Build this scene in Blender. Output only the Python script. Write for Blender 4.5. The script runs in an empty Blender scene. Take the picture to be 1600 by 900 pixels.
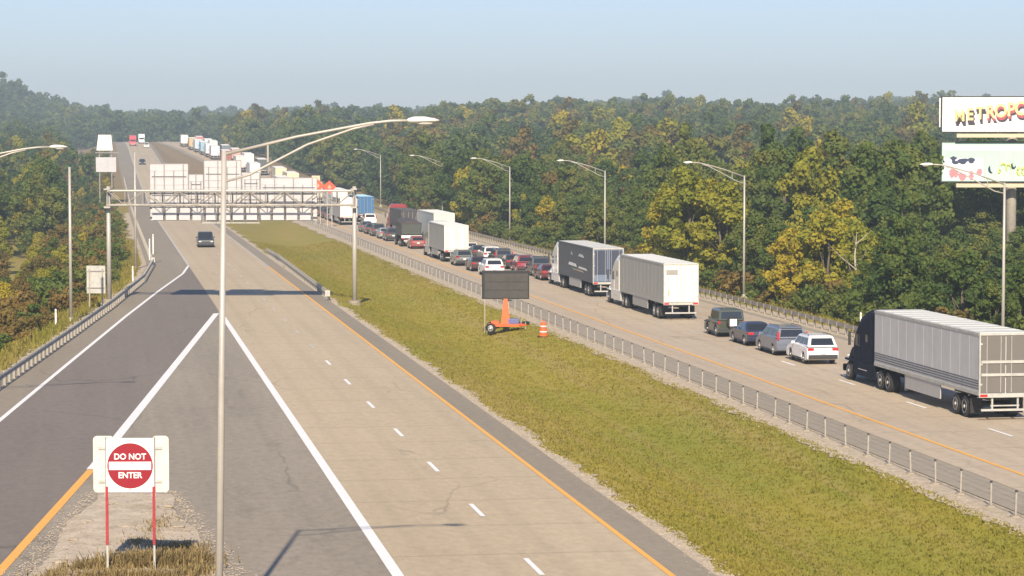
import bpy, math, random
import numpy as np
from mathutils import Vector, Matrix
PI = math.pi
random.seed(7); rng = np.random.default_rng(7)
sc = bpy.context.scene
COL = sc.collection

# ------------------------------------------------------------------ camera, sky, sun, exposure
F_PX = 3950.0; CAM_H = 13.0
cam_d = bpy.data.cameras.new('camera'); cam = bpy.data.objects.new('camera', cam_d); COL.objects.link(cam)
cam_d.sensor_width = 36.0; cam_d.lens = F_PX / 1600 * 36; cam_d.clip_start = 0.5; cam_d.clip_end = 30000
PITCH = math.atan(230 / F_PX)
cam.location = (0, 0, CAM_H); cam.rotation_euler = (PI / 2 - PITCH, 0, 0)
sc.camera = cam

SUN_EL = math.radians(34); SHADOW_AZ = Vector((0.015, 1.0)).normalized()     # shadows fall away from the camera
w = bpy.data.worlds.new('World'); sc.world = w; w.use_nodes = True
nt = w.node_tree; nt.nodes.clear()
out = nt.nodes.new('ShaderNodeOutputWorld'); bg = nt.nodes.new('ShaderNodeBackground'); sky = nt.nodes.new('ShaderNodeTexSky')
sky.sky_type = 'NISHITA'; sky.sun_disc = False; sky.sun_elevation = SUN_EL
to_sun = Vector((-SHADOW_AZ.x * math.cos(SUN_EL), -SHADOW_AZ.y * math.cos(SUN_EL), math.sin(SUN_EL)))
sky.sun_rotation = math.atan2(to_sun.x, to_sun.y); sky.air_density = 1.0; sky.dust_density = 0.6; sky.ozone_density = 2.5; sky.altitude = 200
bg.inputs['Strength'].default_value = 0.088
tint = nt.nodes.new('ShaderNodeVectorMath'); tint.operation = 'MULTIPLY'; tint.inputs[1].default_value = (0.83, 0.87, 1.10)   # colour cast of the camera's white balance, even over the whole sky
nt.links.new(sky.outputs[0], tint.inputs[0]); nt.links.new(tint.outputs[0], bg.inputs['Color']); nt.links.new(bg.outputs[0], out.inputs['Surface'])
sl = bpy.data.lights.new('sun', 'SUN'); sl.energy = 5.0; sl.angle = math.radians(0.6); sl.color = (1.0, 0.86, 0.68)
so = bpy.data.objects.new('sun', sl); COL.objects.link(so); so.rotation_euler = to_sun.to_track_quat('Z', 'Y').to_euler(); so.location = (0, -50, 200)
sc.view_settings.view_transform = 'Standard'; sc.view_settings.look = 'None'; sc.view_settings.exposure = 0.53; sc.view_settings.gamma = 1.0

# ------------------------------------------------------------------ materials
def mat(name, color=(0.5, 0.5, 0.5), rough=0.6, metal=0.0, coat=0.0, noise=0.0, nscale=3.0, bump=0.0, emit=None, spec=0.5):
    m = bpy.data.materials.new(name); m.use_nodes = True
    n = m.node_tree.nodes; l = m.node_tree.links; b = n['Principled BSDF']
    b.inputs['Base Color'].default_value = (*color, 1); b.inputs['Roughness'].default_value = rough
    b.inputs['Metallic'].default_value = metal; b.inputs['Coat Weight'].default_value = coat; b.inputs['Specular IOR Level'].default_value = spec
    if noise or bump:
        tc = n.new('ShaderNodeTexCoord'); nz = n.new('ShaderNodeTexNoise'); nz.inputs['Scale'].default_value = nscale; nz.inputs['Detail'].default_value = 6; nz.inputs['Roughness'].default_value = 0.65
        l.new(tc.outputs['Object'], nz.inputs['Vector'])
        if noise:
            mr = n.new('ShaderNodeMapRange'); mr.inputs[1].default_value = 0.3; mr.inputs[2].default_value = 0.7; mr.inputs[3].default_value = 1 - noise; mr.inputs[4].default_value = 1 + noise
            mx = n.new('ShaderNodeVectorMath'); mx.operation = 'SCALE'; mx.inputs[0].default_value = color
            l.new(nz.outputs['Fac'], mr.inputs[0]); l.new(mr.outputs[0], mx.inputs['Scale']); l.new(mx.outputs[0], b.inputs['Base Color'])
        if bump:
            bp = n.new('ShaderNodeBump'); bp.inputs['Strength'].default_value = bump; bp.inputs['Distance'].default_value = 0.02
            l.new(nz.outputs['Fac'], bp.inputs['Height']); l.new(bp.outputs[0], b.inputs['Normal'])
    return m

class NG:      # tiny node-graph helper
    def __init__(s, m): s.m = m; s.n = m.node_tree.nodes; s.l = m.node_tree.links; s.b = s.n['Principled BSDF']
    def link(s, a, b): s.l.new(a, b)
    def coord(s, rot=0.0, scale=(1, 1, 1)):
        tc = s.n.new('ShaderNodeTexCoord'); mp = s.n.new('ShaderNodeMapping'); mp.vector_type = 'POINT'
        mp.inputs['Rotation'].default_value = (0, 0, rot); s.link(tc.outputs['Object'], mp.inputs['Vector'])
        mp2 = s.n.new('ShaderNodeMapping'); mp2.inputs['Scale'].default_value = scale; s.link(mp.outputs[0], mp2.inputs['Vector'])
        return mp2.outputs[0]
    def noise(s, vec, scale, detail=5, rough=0.6):
        z = s.n.new('ShaderNodeTexNoise'); z.inputs['Scale'].default_value = scale; z.inputs['Detail'].default_value = detail; z.inputs['Roughness'].default_value = rough
        s.link(vec, z.inputs['Vector']); return z.outputs['Fac']
    def ramp(s, fac, stops):
        r = s.n.new('ShaderNodeValToRGB'); s.link(fac, r.inputs[0]); e = r.color_ramp.elements
        while len(e) < len(stops): e.new(0.5)
        for k, (p, c) in enumerate(stops): e[k].position = p; e[k].color = (*c, 1) if len(c) == 3 else c
        return r.outputs[0]
    def mix(s, fac, a, b, mode='MIX'):
        x = s.n.new('ShaderNodeMix'); x.data_type = 'RGBA'; x.blend_type = mode
        if isinstance(fac, (int, float)): x.inputs[0].default_value = fac
        else: s.link(fac, x.inputs[0])
        for i, v in ((6, a), (7, b)):
            if isinstance(v, tuple): x.inputs[i].default_value = (*v, 1)
            else: s.link(v, x.inputs[i])
        return x.outputs[2]
    def math(s, op, a, b=0.0):
        x = s.n.new('ShaderNodeMath'); x.operation = op
        for i, v in ((0, a), (1, b)):
            if isinstance(v, (int, float)): x.inputs[i].default_value = v
            else: s.link(v, x.inputs[i])
        return x.outputs[0]
    def bump(s, h, strength, dist=0.02):
        bp = s.n.new('ShaderNodeBump'); bp.inputs['Strength'].default_value = strength; bp.inputs['Distance'].default_value = dist
        s.link(h, bp.inputs['Height']); s.link(bp.outputs[0], s.b.inputs['Normal'])

RZ = math.atan(0.161)       # heading of both carriageways
def pavement(name, c1, c2, c3, rough=0.85, joints=None, track=None, stain=0.0):
    m = bpy.data.materials.new(name); m.use_nodes = True; g = NG(m); g.b.inputs['Roughness'].default_value = rough; g.b.inputs['Specular IOR Level'].default_value = 0.3
    big = g.noise(g.coord(-RZ, (0.12, 0.02, 1)), 1.0, 4)
    streak = g.noise(g.coord(-RZ, (1.1, 0.012, 1)), 1.0, 5, 0.65)
    fine = g.noise(g.coord(-RZ, (1, 0.5, 1)), 3.0, 8, 0.75)
    col = g.ramp(streak, [(0.25, c1), (0.5, c2), (0.75, c3)])
    col = g.mix(0.55, col, g.ramp(big, [(0.35, c1), (0.62, c3)]))
    col = g.mix(0.35, col, g.ramp(fine, [(0.3, tuple(x * 0.7 for x in c1)), (0.7, tuple(min(1, x * 1.25) for x in c3))]))
    if track:       # darker wheel tracks, broken up along the lane
        sx = g.n.new('ShaderNodeSeparateXYZ'); g.link(g.coord(-RZ), sx.inputs[0]); per, ph = track
        wv = g.math('COSINE', g.math('MULTIPLY', g.math('SUBTRACT', sx.outputs['X'], ph * math.cos(RZ)), 2 * PI / (per * math.cos(RZ))))
        tf = g.ramp(wv, [(0.35, (0, 0, 0)), (0.95, (1, 1, 1))]); tn = g.ramp(g.noise(g.coord(-RZ, (0.5, 0.03, 1)), 1.0, 5, 0.7), [(0.35, (0.25, 0.25, 0.25)), (0.65, (1, 1, 1))])
        col = g.mix(g.math('MULTIPLY', g.math('MULTIPLY', tf, tn), 0.20), col, tuple(x * 0.70 for x in c1))
    st = g.ramp(g.noise(g.coord(-RZ, (0.5, 0.16, 1)), 1.0, 7, 0.7), [(0.56, (0, 0, 0)), (0.70, (1, 1, 1))])
    col = g.mix(g.math('MULTIPLY', st, 0.16 + stain), col, tuple(x * 0.62 for x in c1))
    if joints:      # thin sawn joints and tar-sealed cracks across the slab
        br = g.n.new('ShaderNodeTexWave'); br.wave_type = 'BANDS'; br.bands_direction = 'Y'; br.inputs['Scale'].default_value = 0.3141593 / joints ; br.inputs['Distortion'].default_value = 0.05
        g.link(g.coord(-RZ), br.inputs['Vector'])
        f = g.ramp(br.outputs['Fac'], [(0.0, (1, 1, 1)), (0.00035, (0, 0, 0))])
        col = g.mix(g.math('MULTIPLY', f, 0.35), col, tuple(x * 0.5 for x in c1))
    crack = g.n.new('ShaderNodeTexVoronoi'); crack.feature = 'DISTANCE_TO_EDGE'; crack.inputs['Scale'].default_value = 0.16
    nz = g.n.new('ShaderNodeTexNoise'); nz.inputs['Scale'].default_value = 0.8; nz.inputs['Detail'].default_value = 5
    v0 = g.coord(-RZ, (1, 0.35, 1)); g.link(v0, nz.inputs['Vector'])
    va = g.n.new('ShaderNodeVectorMath'); va.operation = 'ADD'; g.link(v0, va.inputs[0]); g.link(nz.outputs['Color'], va.inputs[1]); g.link(va.outputs[0], crack.inputs['Vector'])
    cf = g.ramp(crack.outputs['Distance'], [(0.0, (1, 1, 1)), (0.010, (0, 0, 0))])
    msk = g.ramp(g.noise(g.coord(), 0.07, 3), [(0.5, (0, 0, 0)), (0.6, (1, 1, 1))])
    col = g.mix(g.math('MULTIPLY', g.math('MULTIPLY', cf, msk), 0.5), col, tuple(x * 0.45 for x in c1))
    g.link(col, g.b.inputs['Base Color']); g.bump(fine, 0.15)
    return m

M = {}
M['main'] = pavement('mainline_concrete', (0.41, 0.33, 0.215), (0.47, 0.385, 0.25), (0.52, 0.425, 0.285), joints=6.0, track=(2.05, 9.9))
M['ramp'] = pavement('ramp_asphalt', (0.168, 0.142, 0.115), (0.200, 0.168, 0.136), (0.235, 0.200, 0.162))
M['gore'] = pavement('gore_asphalt', (0.215, 0.188, 0.140), (0.285, 0.245, 0.185), (0.365, 0.315, 0.24), stain=.25)
M['shoulder'] = pavement('shoulder_asphalt', (0.235, 0.20, 0.145), (0.27, 0.23, 0.168), (0.315, 0.27, 0.195))
M['right'] = pavement('right_road_concrete', (0.40, 0.32, 0.225), (0.47, 0.385, 0.27), (0.52, 0.435, 0.31), joints=6.0, track=(1.98, 36.8))
M['mow'] = pavement('mow_strip', (0.26, 0.225, 0.165), (0.31, 0.27, 0.20), (0.37, 0.32, 0.24))
def worn(name, c, base, amt=0.5):
    m = bpy.data.materials.new(name); m.use_nodes = True; g = NG(m); g.b.inputs['Roughness'].default_value = 0.6
    f = g.ramp(g.noise(g.coord(-RZ, (3, 0.6, 1)), 2.0, 8, 0.75), [(0.5 - 0.25 * amt, (1, 1, 1)), (0.66, (0, 0, 0))] if amt else [(0, (0, 0, 0)), (1, (0, 0, 0))])
    f2 = g.math('MULTIPLY', g.math('SUBTRACT', 1.0, f), amt)
    g.link(g.mix(f2, c, base), g.b.inputs['Base Color']); return m
M['white_line'] = worn('white_road_paint', (0.86, 0.85, 0.80), (0.5, 0.46, 0.4), 0.2)
M['white_faint'] = worn('worn_white_road_paint', (0.62, 0.58, 0.5), (0.33, 0.28, 0.23), 0.7)
M['yellow_line'] = worn('yellow_road_paint', (0.85, 0.43, 0.06), (0.55, 0.33, 0.12), 0.3)

def grass_mat(name='median_grass'):
    m = bpy.data.materials.new(name); m.use_nodes = True; g = NG(m); g.b.inputs['Roughness'].default_value = 0.95; g.b.inputs['Specular IOR Level'].default_value = 0.1
    big = g.noise(g.coord(-RZ, (1, 0.35, 1)), 0.09, 4, 0.6); mid = g.noise(g.coord(-RZ, (1, 0.5, 1)), 0.6, 6, 0.7); fine = g.noise(g.coord(), 5.0, 8, 0.8)
    c = g.ramp(big, [(0.32, (0.185, 0.23, 0.026)), (0.48, (0.305, 0.27, 0.034)), (0.66, (0.41, 0.31, 0.052))])
    c = g.mix(0.38, c, g.ramp(mid, [(0.3, (0.22, 0.24, 0.03)), (0.5, (0.33, 0.28, 0.042)), (0.7, (0.39, 0.30, 0.07))]))
    c = g.mix(0.2, c, g.ramp(fine, [(0.3, (0.12, 0.12, 0.02)), (0.7, (0.36, 0.31, 0.10))]))
    ln = g.noise(g.coord(-RZ, (0.45, 0.012, 1)), 1.0, 4, 0.6)            # mower-track streaks along the road
    c = g.mix(g.ramp(ln, [(0.46, (0, 0, 0)), (0.66, (0.6, 0.6, 0.6))]), c, (0.36, 0.27, 0.10))
    # drier and browner far along the median: a property of the place
    sep = g.n.new('ShaderNodeSeparateXYZ'); g.link(g.coord(), sep.inputs[0])
    far = g.n.new('ShaderNodeMapRange'); far.inputs[1].default_value = 200; far.inputs[2].default_value = 520; g.link(sep.outputs['Y'], far.inputs[0])
    c = g.mix(g.math('MULTIPLY', far.outputs[0], 0.75), c, (0.24, 0.18, 0.07))
    far2 = g.n.new('ShaderNodeMapRange'); far2.inputs[1].default_value = 480; far2.inputs[2].default_value = 640; g.link(sep.outputs['Y'], far2.inputs[0])
    c = g.mix(g.math('MULTIPLY', far2.outputs[0], 0.7), c, (0.25, 0.175, 0.115))
    g.link(c, g.b.inputs['Base Color'])
    if name == 'median_grass': g.bump(mid, 0.4, 0.10)
    else:
        at = g.n.new('ShaderNodeAttribute'); at.attribute_name = 'tint'; c = g.mix(0.35, c, g.ramp(at.outputs['Fac'], [(0.0, (0.22, 0.24, 0.035)), (1.0, (0.36, 0.29, 0.07))])); g.link(c, g.b.inputs['Base Color'])
        tr = g.n.new('ShaderNodeBsdfTranslucent'); g.link(c, tr.inputs['Color']); mx = g.n.new('ShaderNodeMixShader'); mx.inputs[0].default_value = .4
        g.link(g.b.outputs[0], mx.inputs[1]); g.link(tr.outputs[0], mx.inputs[2]); g.link(mx.outputs[0], g.n['Material Output'].inputs['Surface'])
    return m
M['grass'] = grass_mat()
def gravel(name, c1, c2, sc_=3.0):
    m = bpy.data.materials.new(name); m.use_nodes = True; g = NG(m); g.b.inputs['Roughness'].default_value = 0.95
    a = g.noise(g.coord(), sc_, 8, 0.8); b = g.noise(g.coord(), 0.5, 4, 0.6)
    c = g.ramp(a, [(0.35, c1), (0.65, c2)]); c = g.mix(g.ramp(b, [(0.55, (0, 0, 0)), (0.75, (0.6, 0.6, 0.6))]), c, (0.27, 0.22, 0.09))
    g.link(c, g.b.inputs['Base Color']); g.bump(a, 0.6, 0.05); return m
M['gravel'] = gravel('edge_gravel', (0.32, 0.26, 0.17), (0.60, 0.50, 0.36))
M['dirt'] = gravel('gore_dirt', (0.36, 0.29, 0.20), (0.62, 0.53, 0.40), 1.2)
M['galv'] = mat('galvanised_steel', (0.46, 0.45, 0.40), 0.5, 0.15, noise=0.18, nscale=2.0)
M['galv_dark'] = mat('weathered_galvanised_rail', (0.34, 0.31, 0.26), 0.6, 0.2, noise=0.3, nscale=1.5)
M['post'] = mat('steel_post', (0.34, 0.31, 0.255), 0.6, 0.1, noise=0.2)
M['pole'] = mat('lamp_pole_steel', (0.44, 0.41, 0.355), 0.45, 0.15, noise=0.12, nscale=1.0)
M['lamp_white'] = mat('luminaire_housing', (0.78, 0.76, 0.70), 0.4)
M['lens'] = mat('lamp_lens', (0.55, 0.55, 0.5), 0.2)
M['sign_back'] = mat('aluminium_sign_back', (0.50, 0.49, 0.49), 0.5, 0.1, noise=0.10, nscale=0.8)
M['sign_rib'] = mat('sign_stiffener', (0.26, 0.24, 0.23), 0.5, 0.2)
M['black'] = mat('black_rubber', (0.022, 0.021, 0.020), 0.8, noise=0.3, nscale=6)
M['rim'] = mat('alloy_rim', (0.6, 0.58, 0.54), 0.35, 0.6)
M['glass'] = mat('dark_car_glass', (0.02, 0.024, 0.028), 0.08, spec=0.8)
M['plastic'] = mat('dark_plastic', (0.035, 0.034, 0.033), 0.6)
M['tail'] = mat('red_tail_lens', (0.45, 0.02, 0.02), 0.25)
M['tail_lit'] = mat('brake_lens', (0.50, 0.03, 0.03), 0.25)
M['plate'] = mat('number_plate', (0.65, 0.66, 0.62), 0.5)
M['head'] = mat('headlight_lens', (0.75, 0.76, 0.74), 0.15)
M['orange'] = mat('safety_orange', (0.80, 0.13, 0.03), 0.5, noise=0.1, nscale=4)
M['orange_sign'] = mat('orange_sign_sheet', (0.88, 0.10, 0.04), 0.4)
M['white'] = mat('white_enamel', (0.80, 0.79, 0.75), 0.45, noise=0.05, nscale=1.5)
M['red'] = mat('red_sign_sheet', (0.27, 0.004, 0.014), 0.45)
M['red_white'] = mat('red_post_sleeve', (0.34, 0.03, 0.035), 0.5, noise=0.25, nscale=5)
M['vms'] = mat('matrix_display_face', (0.050, 0.045, 0.038), 0.55, noise=0.25, nscale=2)
M['vms_case'] = mat('message_board_case', (0.014, 0.014, 0.014), 0.5)
M['cream'] = mat('catwalk_cream', (0.62, 0.50, 0.34), 0.6)
M['chrome'] = mat('chrome', (0.75, 0.75, 0.72), 0.2, 0.9)
PAINT = {}
def paint(c, rough=0.35, coat=0.6, noise=0.06, spec=0.5):
    k = (c, rough, coat, spec)
    if k not in PAINT: PAINT[k] = mat('vehicle_paint', c, rough, 0.0, coat, noise, 1.5, spec=spec)
    return PAINT[k]

# ------------------------------------------------------------------ mesh helpers
class MB:
    def __init__(s): s.v = []; s.f = []; s.mi = []
    def add(s, vs, fs, mi=0):
        o = len(s.v); s.v += [tuple(p) for p in vs]; s.f += [tuple(i + o for i in f) for f in fs]; s.mi += [mi] * len(fs); return s
    def box(s, c, d, mi=0, M_=None):
        x, y, z = d[0] / 2, d[1] / 2, d[2] / 2
        vs = [Vector((sx * x, sy * y, sz * z)) for sz in (-1, 1) for sy in (-1, 1) for sx in (-1, 1)]
        if M_: vs = [M_ @ p for p in vs]
        vs = [p + Vector(c) for p in vs]
        return s.add(vs, [(0, 2, 3, 1), (4, 5, 7, 6), (0, 1, 5, 4), (2, 6, 7, 3), (0, 4, 6, 2), (1, 3, 7, 5)], mi)
    def tube(s, pts, r, n=8, mi=0, cap=True):
        pts = [Vector(p) for p in pts]; rs = r if isinstance(r, (list, tuple)) else [r] * len(pts); vs = []; fs = []
        for i, p in enumerate(pts):
            d = (pts[min(i + 1, len(pts) - 1)] - pts[max(i - 1, 0)]).normalized()
            up = Vector((0, 0, 1)) if abs(d.z) < 0.95 else Vector((1, 0, 0))
            a = d.cross(up).normalized(); b = a.cross(d).normalized()
            for k in range(n):
                t = 2 * PI * k / n; vs.append(p + (a * math.cos(t) + b * math.sin(t)) * rs[i])
        for i in range(len(pts) - 1):
            for k in range(n): fs.append((i * n + k, i * n + (k + 1) % n, (i + 1) * n + (k + 1) % n, (i + 1) * n + k))
        if cap: fs.append(tuple(range(n))[::-1]); fs.append(tuple((len(pts) - 1) * n + k for k in range(n)))
        return s.add(vs, fs, mi)
    def loft(s, rings, mi=0, cap=True, closed=True):
        n = len(rings[0]); vs = [p for r in rings for p in r]; fs = []
        for i in range(len(rings) - 1):
            for k in range(n if closed else n - 1): fs.append((i * n + k, i * n + (k + 1) % n, (i + 1) * n + (k + 1) % n, (i + 1) * n + k))
        if cap: fs.append(tuple(range(n))[::-1]); fs.append(tuple((len(rings) - 1) * n + k for k in range(n)))
        return s.add(vs, fs, mi)
    def pane(s, q, off=0.012, mi=0):     # thin slab standing proud of a quad
        q = [Vector(p) for p in q]; n = (q[1] - q[0]).cross(q[3] - q[0]).normalized()
        vs = [p - n * 0.01 for p in q] + [p + n * off for p in q]
        return s.add(vs, [(4, 5, 6, 7), (0, 1, 5, 4), (1, 2, 6, 5), (2, 3, 7, 6), (3, 0, 4, 7), (3, 2, 1, 0)], mi)
    def mesh(s, name, mats, smooth=False):
        me = bpy.data.meshes.new(name); me.from_pydata([tuple(p) for p in s.v], [], s.f)
        for m_ in (mats if isinstance(mats, (list, tuple)) else [mats]): me.materials.append(m_)
        me.polygons.foreach_set('material_index', s.mi); 
        if smooth: me.polygons.foreach_set('use_smooth', [True] * len(s.f))
        me.update(); return me
    def build(s, name, mats, parent=None, smooth=False, **kw):
        return link(name, s.mesh(name, mats, smooth), parent, **kw)
def link(name, me, parent=None, loc=None, rot=None, kind=None, label=None, cat=None, group=None):
    o = bpy.data.objects.new(name, me); COL.objects.link(o)
    if parent: o.parent = parent
    if loc is not None: o.location = loc
    if rot is not None: o.rotation_euler = rot
    tag(o, label, cat, group, kind); return o
def tag(o, label=None, cat=None, group=None, kind=None):
    if label: o['label'] = label
    if cat: o['category'] = cat
    if group: o['group'] = group
    if kind: o['kind'] = kind
    return o
def thing(name, label, cat, loc=(0, 0, 0), rz=0.0, group=None, rx=0.0):
    o = bpy.data.objects.new(name, None); COL.objects.link(o); o.empty_display_size = 0.2
    o.location = loc; o.rotation_euler = (rx, 0, rz); return tag(o, label, cat, group)
def bevel(o, wd=0.02, seg=2, ang=40):
    b = o.modifiers.new('bevel', 'BEVEL'); b.width = wd; b.segments = seg; b.limit_method = 'ANGLE'; b.angle_limit = math.radians(ang); return o
def lerp_pts(pts, y):
    if y <= pts[0][0]:
        a, b = pts[0], pts[1]
    elif y >= pts[-1][0]:
        a, b = pts[-2], pts[-1]
    else:
        for a, b in zip(pts, pts[1:]):
            if a[0] <= y <= b[0]: break
    return a[1] + (b[1] - a[1]) * (y - a[0]) / (b[0] - a[0])

# ------------------------------------------------------------------ lie of the land
HP = [(-400, 0), (420, 0), (500, .6), (600, 2.4), (700, 4.7), (800, 7.3), (880, 9.5), (960, 11.3), (1040, 12.2), (1150, 12.5), (9000, 12.5)]
def h(y): return 0.0 if y <= 420 else (12.5 if y > 1150 else lerp_pts(HP, y))
def slope(y): return math.atan((h(y + 5) - h(y - 5)) / 10)
line = lambda c: (lambda y: c - 0.161 * y - (10.0 * sm((y - 640) / 420) if c > 25 else 0.0))       # the right carriageway swings left near the crest
B_PTS = [(-60, -11.8), (60, -19.9), (118, -23.9), (145.5, -25.8), (186.7, -28.6), (218.5, -30.6), (246.9, -32.2), (262, -33.6), (275, 8.5 - .161 * 275), (1150, 8.5 - .161 * 1150)]
GL_PTS = [(-60, -14.6), (60, -22.2), (131.7, -26.9), (168, -29.2), (197.5, -31.2), (233, -34.0), (263, -37.4), (290, 4.9 - .161 * 290), (1150, 4.9 - .161 * 1150)]
LEG_PTS = [(-60, -9.0), (60, -14.7), (76.3, -15.5), (100.7, -16.7), (111.6, -17.4), (192, -22.4)]
xB = lambda y: lerp_pts(B_PTS, y); xGL = lambda y: lerp_pts(GL_PTS, y); xLeg = lambda y: lerp_pts(LEG_PTS, y)
xC = line(8.66); xD = line(13.0); xE = line(16.86); xCab = line(31.5); xYR = line(35.65); xWR = line(39.85); xER = line(43.9); xGR = line(49.7); xLampR = line(53.0)
def sm(t): t = max(0.0, min(1.0, t)); return t * t * (3 - 2 * t)
def ground(x, y):
    z = h(y) - 0.05
    l, r, me0, me1 = xGL(y) - 1.0, xGR(y) + 1.2, xE(y) + 1.6, xCab(y) - 1.0
    if me0 < x < me1 and me1 > me0: t = (x - me0) / (me1 - me0); z -= 0.75 * math.sin(PI * t) ** 2
    if x > r: z += -2.2 * sm((x - r) / 12)
    if x < l: z += -3.6 * sm((l - x) / 13)
    if y > 1250: z += 13.5 * sm((y - 1250) / 1150)
    if y > 380: z += 4.5 * sm((y - 420) / 700) * sm((x - r - 10) / 120)
    z += 5.5 * sm((y - 1150) / 300) * math.exp(-((x / max(y, 1) - .055) / .035) ** 2) + 6.5 * sm((y - 1150) / 300) * math.exp(-((x / max(y, 1) - .165) / .035) ** 2)
    if x < l: z += 24 * math.exp(-((x + 330) / 42) ** 2 - ((y - 1500) / 300) ** 2) + 7 * math.exp(-((x + 290) / 60) ** 2 - ((y - 1500) / 300) ** 2)
    z += (0.25 * math.sin(x * .05 + y * .013) + .25 * math.sin(y * .031)) * (1 if (x > r + 12 or x < l - 12) else 0)
    return z
ROAD_Z = 0.0
YK = [float(v) for v in range(-60, 1151, 10)]
def stations(y0, y1, extra=()):
    return sorted(set([y0, y1] + [v for v in YK if y0 < v < y1] + [e for e in extra if y0 < e < y1]))
def strip(name, fl, fr, y0, y1, dz, m, parent=None, nx=1, extra=(), **kw):
    ys = stations(y0, y1, extra); mb = MB(); vs = []; fs = []
    for y in ys:
        a, b = fl(y), fr(y)
        for k in range(nx + 1): vs.append((a + (b - a) * k / nx, y, h(y) + dz))
    for i in range(len(ys) - 1):
        for k in range(nx): p = i * (nx + 1) + k; fs.append((p, p + 1, p + nx + 2, p + nx + 1))
    mb.add(vs, fs); return mb.build(name, m, parent, **kw)

# ground sheet: rows on the road stations, columns that follow the roads, out past the horizon
rows = [float(v) for v in range(-400, -60, 60)] + YK + [float(v) for v in range(1180, 3000, 40)] + [3200., 3700., 4500., 6000., 9000.]
vs = []; fs = []
OUT = [0, 1.5, 3, 5, 8, 11, 15, 20, 30, 45, 65, 90, 120, 160, 210, 270, 340, 430, 560, 800, 1300, 2200, 4000]
for y in rows:
    l, r = xGL(min(y, 1150)) - (1 if True else 0), xGR(y) + 1.2
    if y > 1150: l = xGL(1150) - 1 - .161 * (y - 1150); 
    m0, m1 = xE(y) + 1.6, xCab(y) - 1.0
    xs = [l - d for d in OUT[::-1]] + [l + (m0 - l) * t for t in (.25, .5, .75)] + [m0 + (m1 - m0) * k / 10 for k in range(11)] + [m1 + (r - m1) * t for t in (.25, .5, .75)] + [r + d for d in OUT]
    nc = len(xs)
    for x in xs: vs.append((x, y, ground(x, y)))
for i in range(len(rows) - 1):
    for k in range(nc - 1): p = i * nc + k; fs.append((p, p + 1, p + nc + 1, p + nc))
MB().add(vs, fs).build('ground', M['grass'], smooth=True, kind='structure')

# ------------------------------------------------------------------ roads and markings
road_l = strip('left_carriageway', lambda y: xGL(y) - .6, lambda y: xE(y) + 1.35, -60, 1150, 0.0, M['shoulder'], kind='structure', extra=[p[0] for p in GL_PTS])
strip('traffic_lane', lambda y: xC(y), lambda y: xE(y) + .1, -60, 1150, 0.012, M['main'], road_l)
strip('ramp_lane', xB, lambda y: min(xLeg(y), xC(y)) if y <= 192 else xC(y), -60, 268, 0.012, M['ramp'], road_l, extra=[p[0] for p in B_PTS + LEG_PTS])
strip('gore_area', xLeg, xC, 64, 190.5, 0.012, M['gore'], road_l, extra=[p[0] for p in LEG_PTS])
road_r = strip('right_carriageway', line(31.9), line(48.9), -60, 1150, 0.0, M['mow'], kind='structure')
strip('traffic_lane', line(33.9), line(48.2), -60, 1150, 0.012, M['right'], road_r)
ZM = 0.024
def edge(fc, w_, y0, y1, m, parent, name='edge_line', extra=(), dz=ZM):
    return strip(name, lambda y: fc(y) - w_ / 2, lambda y: fc(y) + w_ / 2, y0, y1, dz, m, parent, extra=extra)
edge(xB, .24, -60, 262, M['white_line'], road_l, extra=[p[0] for p in B_PTS])
edge(xC, .26, 262, 1150, M['white_faint'], road_l)
edge(xLeg, .42, 99.5, 190, M['white_line'], road_l, 'gore_line', extra=[p[0] for p in LEG_PTS])
edge(xLeg, .32, -60, 99.4, M['yellow_line'], road_l, 'edge_line', extra=[p[0] for p in LEG_PTS])
edge(xC, .36, -60, 187, M['white_line'], road_l, 'gore_line')
edge(xE, .20, -60, 260, M['yellow_line'], road_l)
edge(xE, .16, 260, 1150, M['white_faint'], road_l)
for k in range(-3, 24):
    y = 76.6 + 11.85 * k
    edge(xD, .17, y - 1.5, y + 1.5, M['white_line'] if k < 7 else M['white_faint'], road_l, 'lane_dash')
edge(xYR, .20, -60, 1150, M['yellow_line'], road_r)
edge(xER, .16, -60, 1150, M['white_faint'], road_r)
for k in range(-3, 26):
    y = 112.2 + 11.7 * k
    edge(xWR, .17, y - 1.5, y + 1.5, M['white_line'] if k < 4 else M['white_faint'], road_r, 'lane_dash')
# gravel edges with a ragged outline
def ragged(name, fa, fb, y0, y1, dz, m, step=0.8, amp=0.35, kind='structure', seed=1):
    r = random.Random(seed); ys = sorted(set([y0 + i * step for i in range(int((y1 - y0) / step) + 1)] + [v for v in YK if y0 < v < y1])); vs = []; fs = []
    for y in ys:
        a = fa(y) + r.uniform(-amp, amp) + .25 * math.sin(y * .4); b = fb(y) + r.uniform(-amp, amp) * .3
        for q in (0, .5, 1): x = a + (b - a) * q; vs.append((x, y, ground(x, y) + dz))
    for i in range(len(ys) - 1):
        for q in (0, 1): p = 3 * i + q; fs.append((p, p + 1, p + 4, p + 3))
    return MB().add(vs, fs).build(name, m, kind=kind)
ragged('gravel_verge', line(30.25), line(31.95), -20, 450, 0.022, M['gravel'], seed=2, amp=.22)
ragged('gravel_verge', lambda y: xE(y) + 1.95, lambda y: xE(y) + 1.2, -20, 450, 0.022, M['gravel'], seed=3, amp=.3)
ragged('gravel_verge', lambda y: xGR(y) + 1.3, lambda y: xGR(y) - 1.2, -20, 450, 0.022, M['gravel'], seed=4)
ragged('gravel_verge', lambda y: xGL(y) - 1.6, lambda y: xGL(y) - .4, -20, 450, 0.022, M['gravel'], seed=5)
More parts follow.
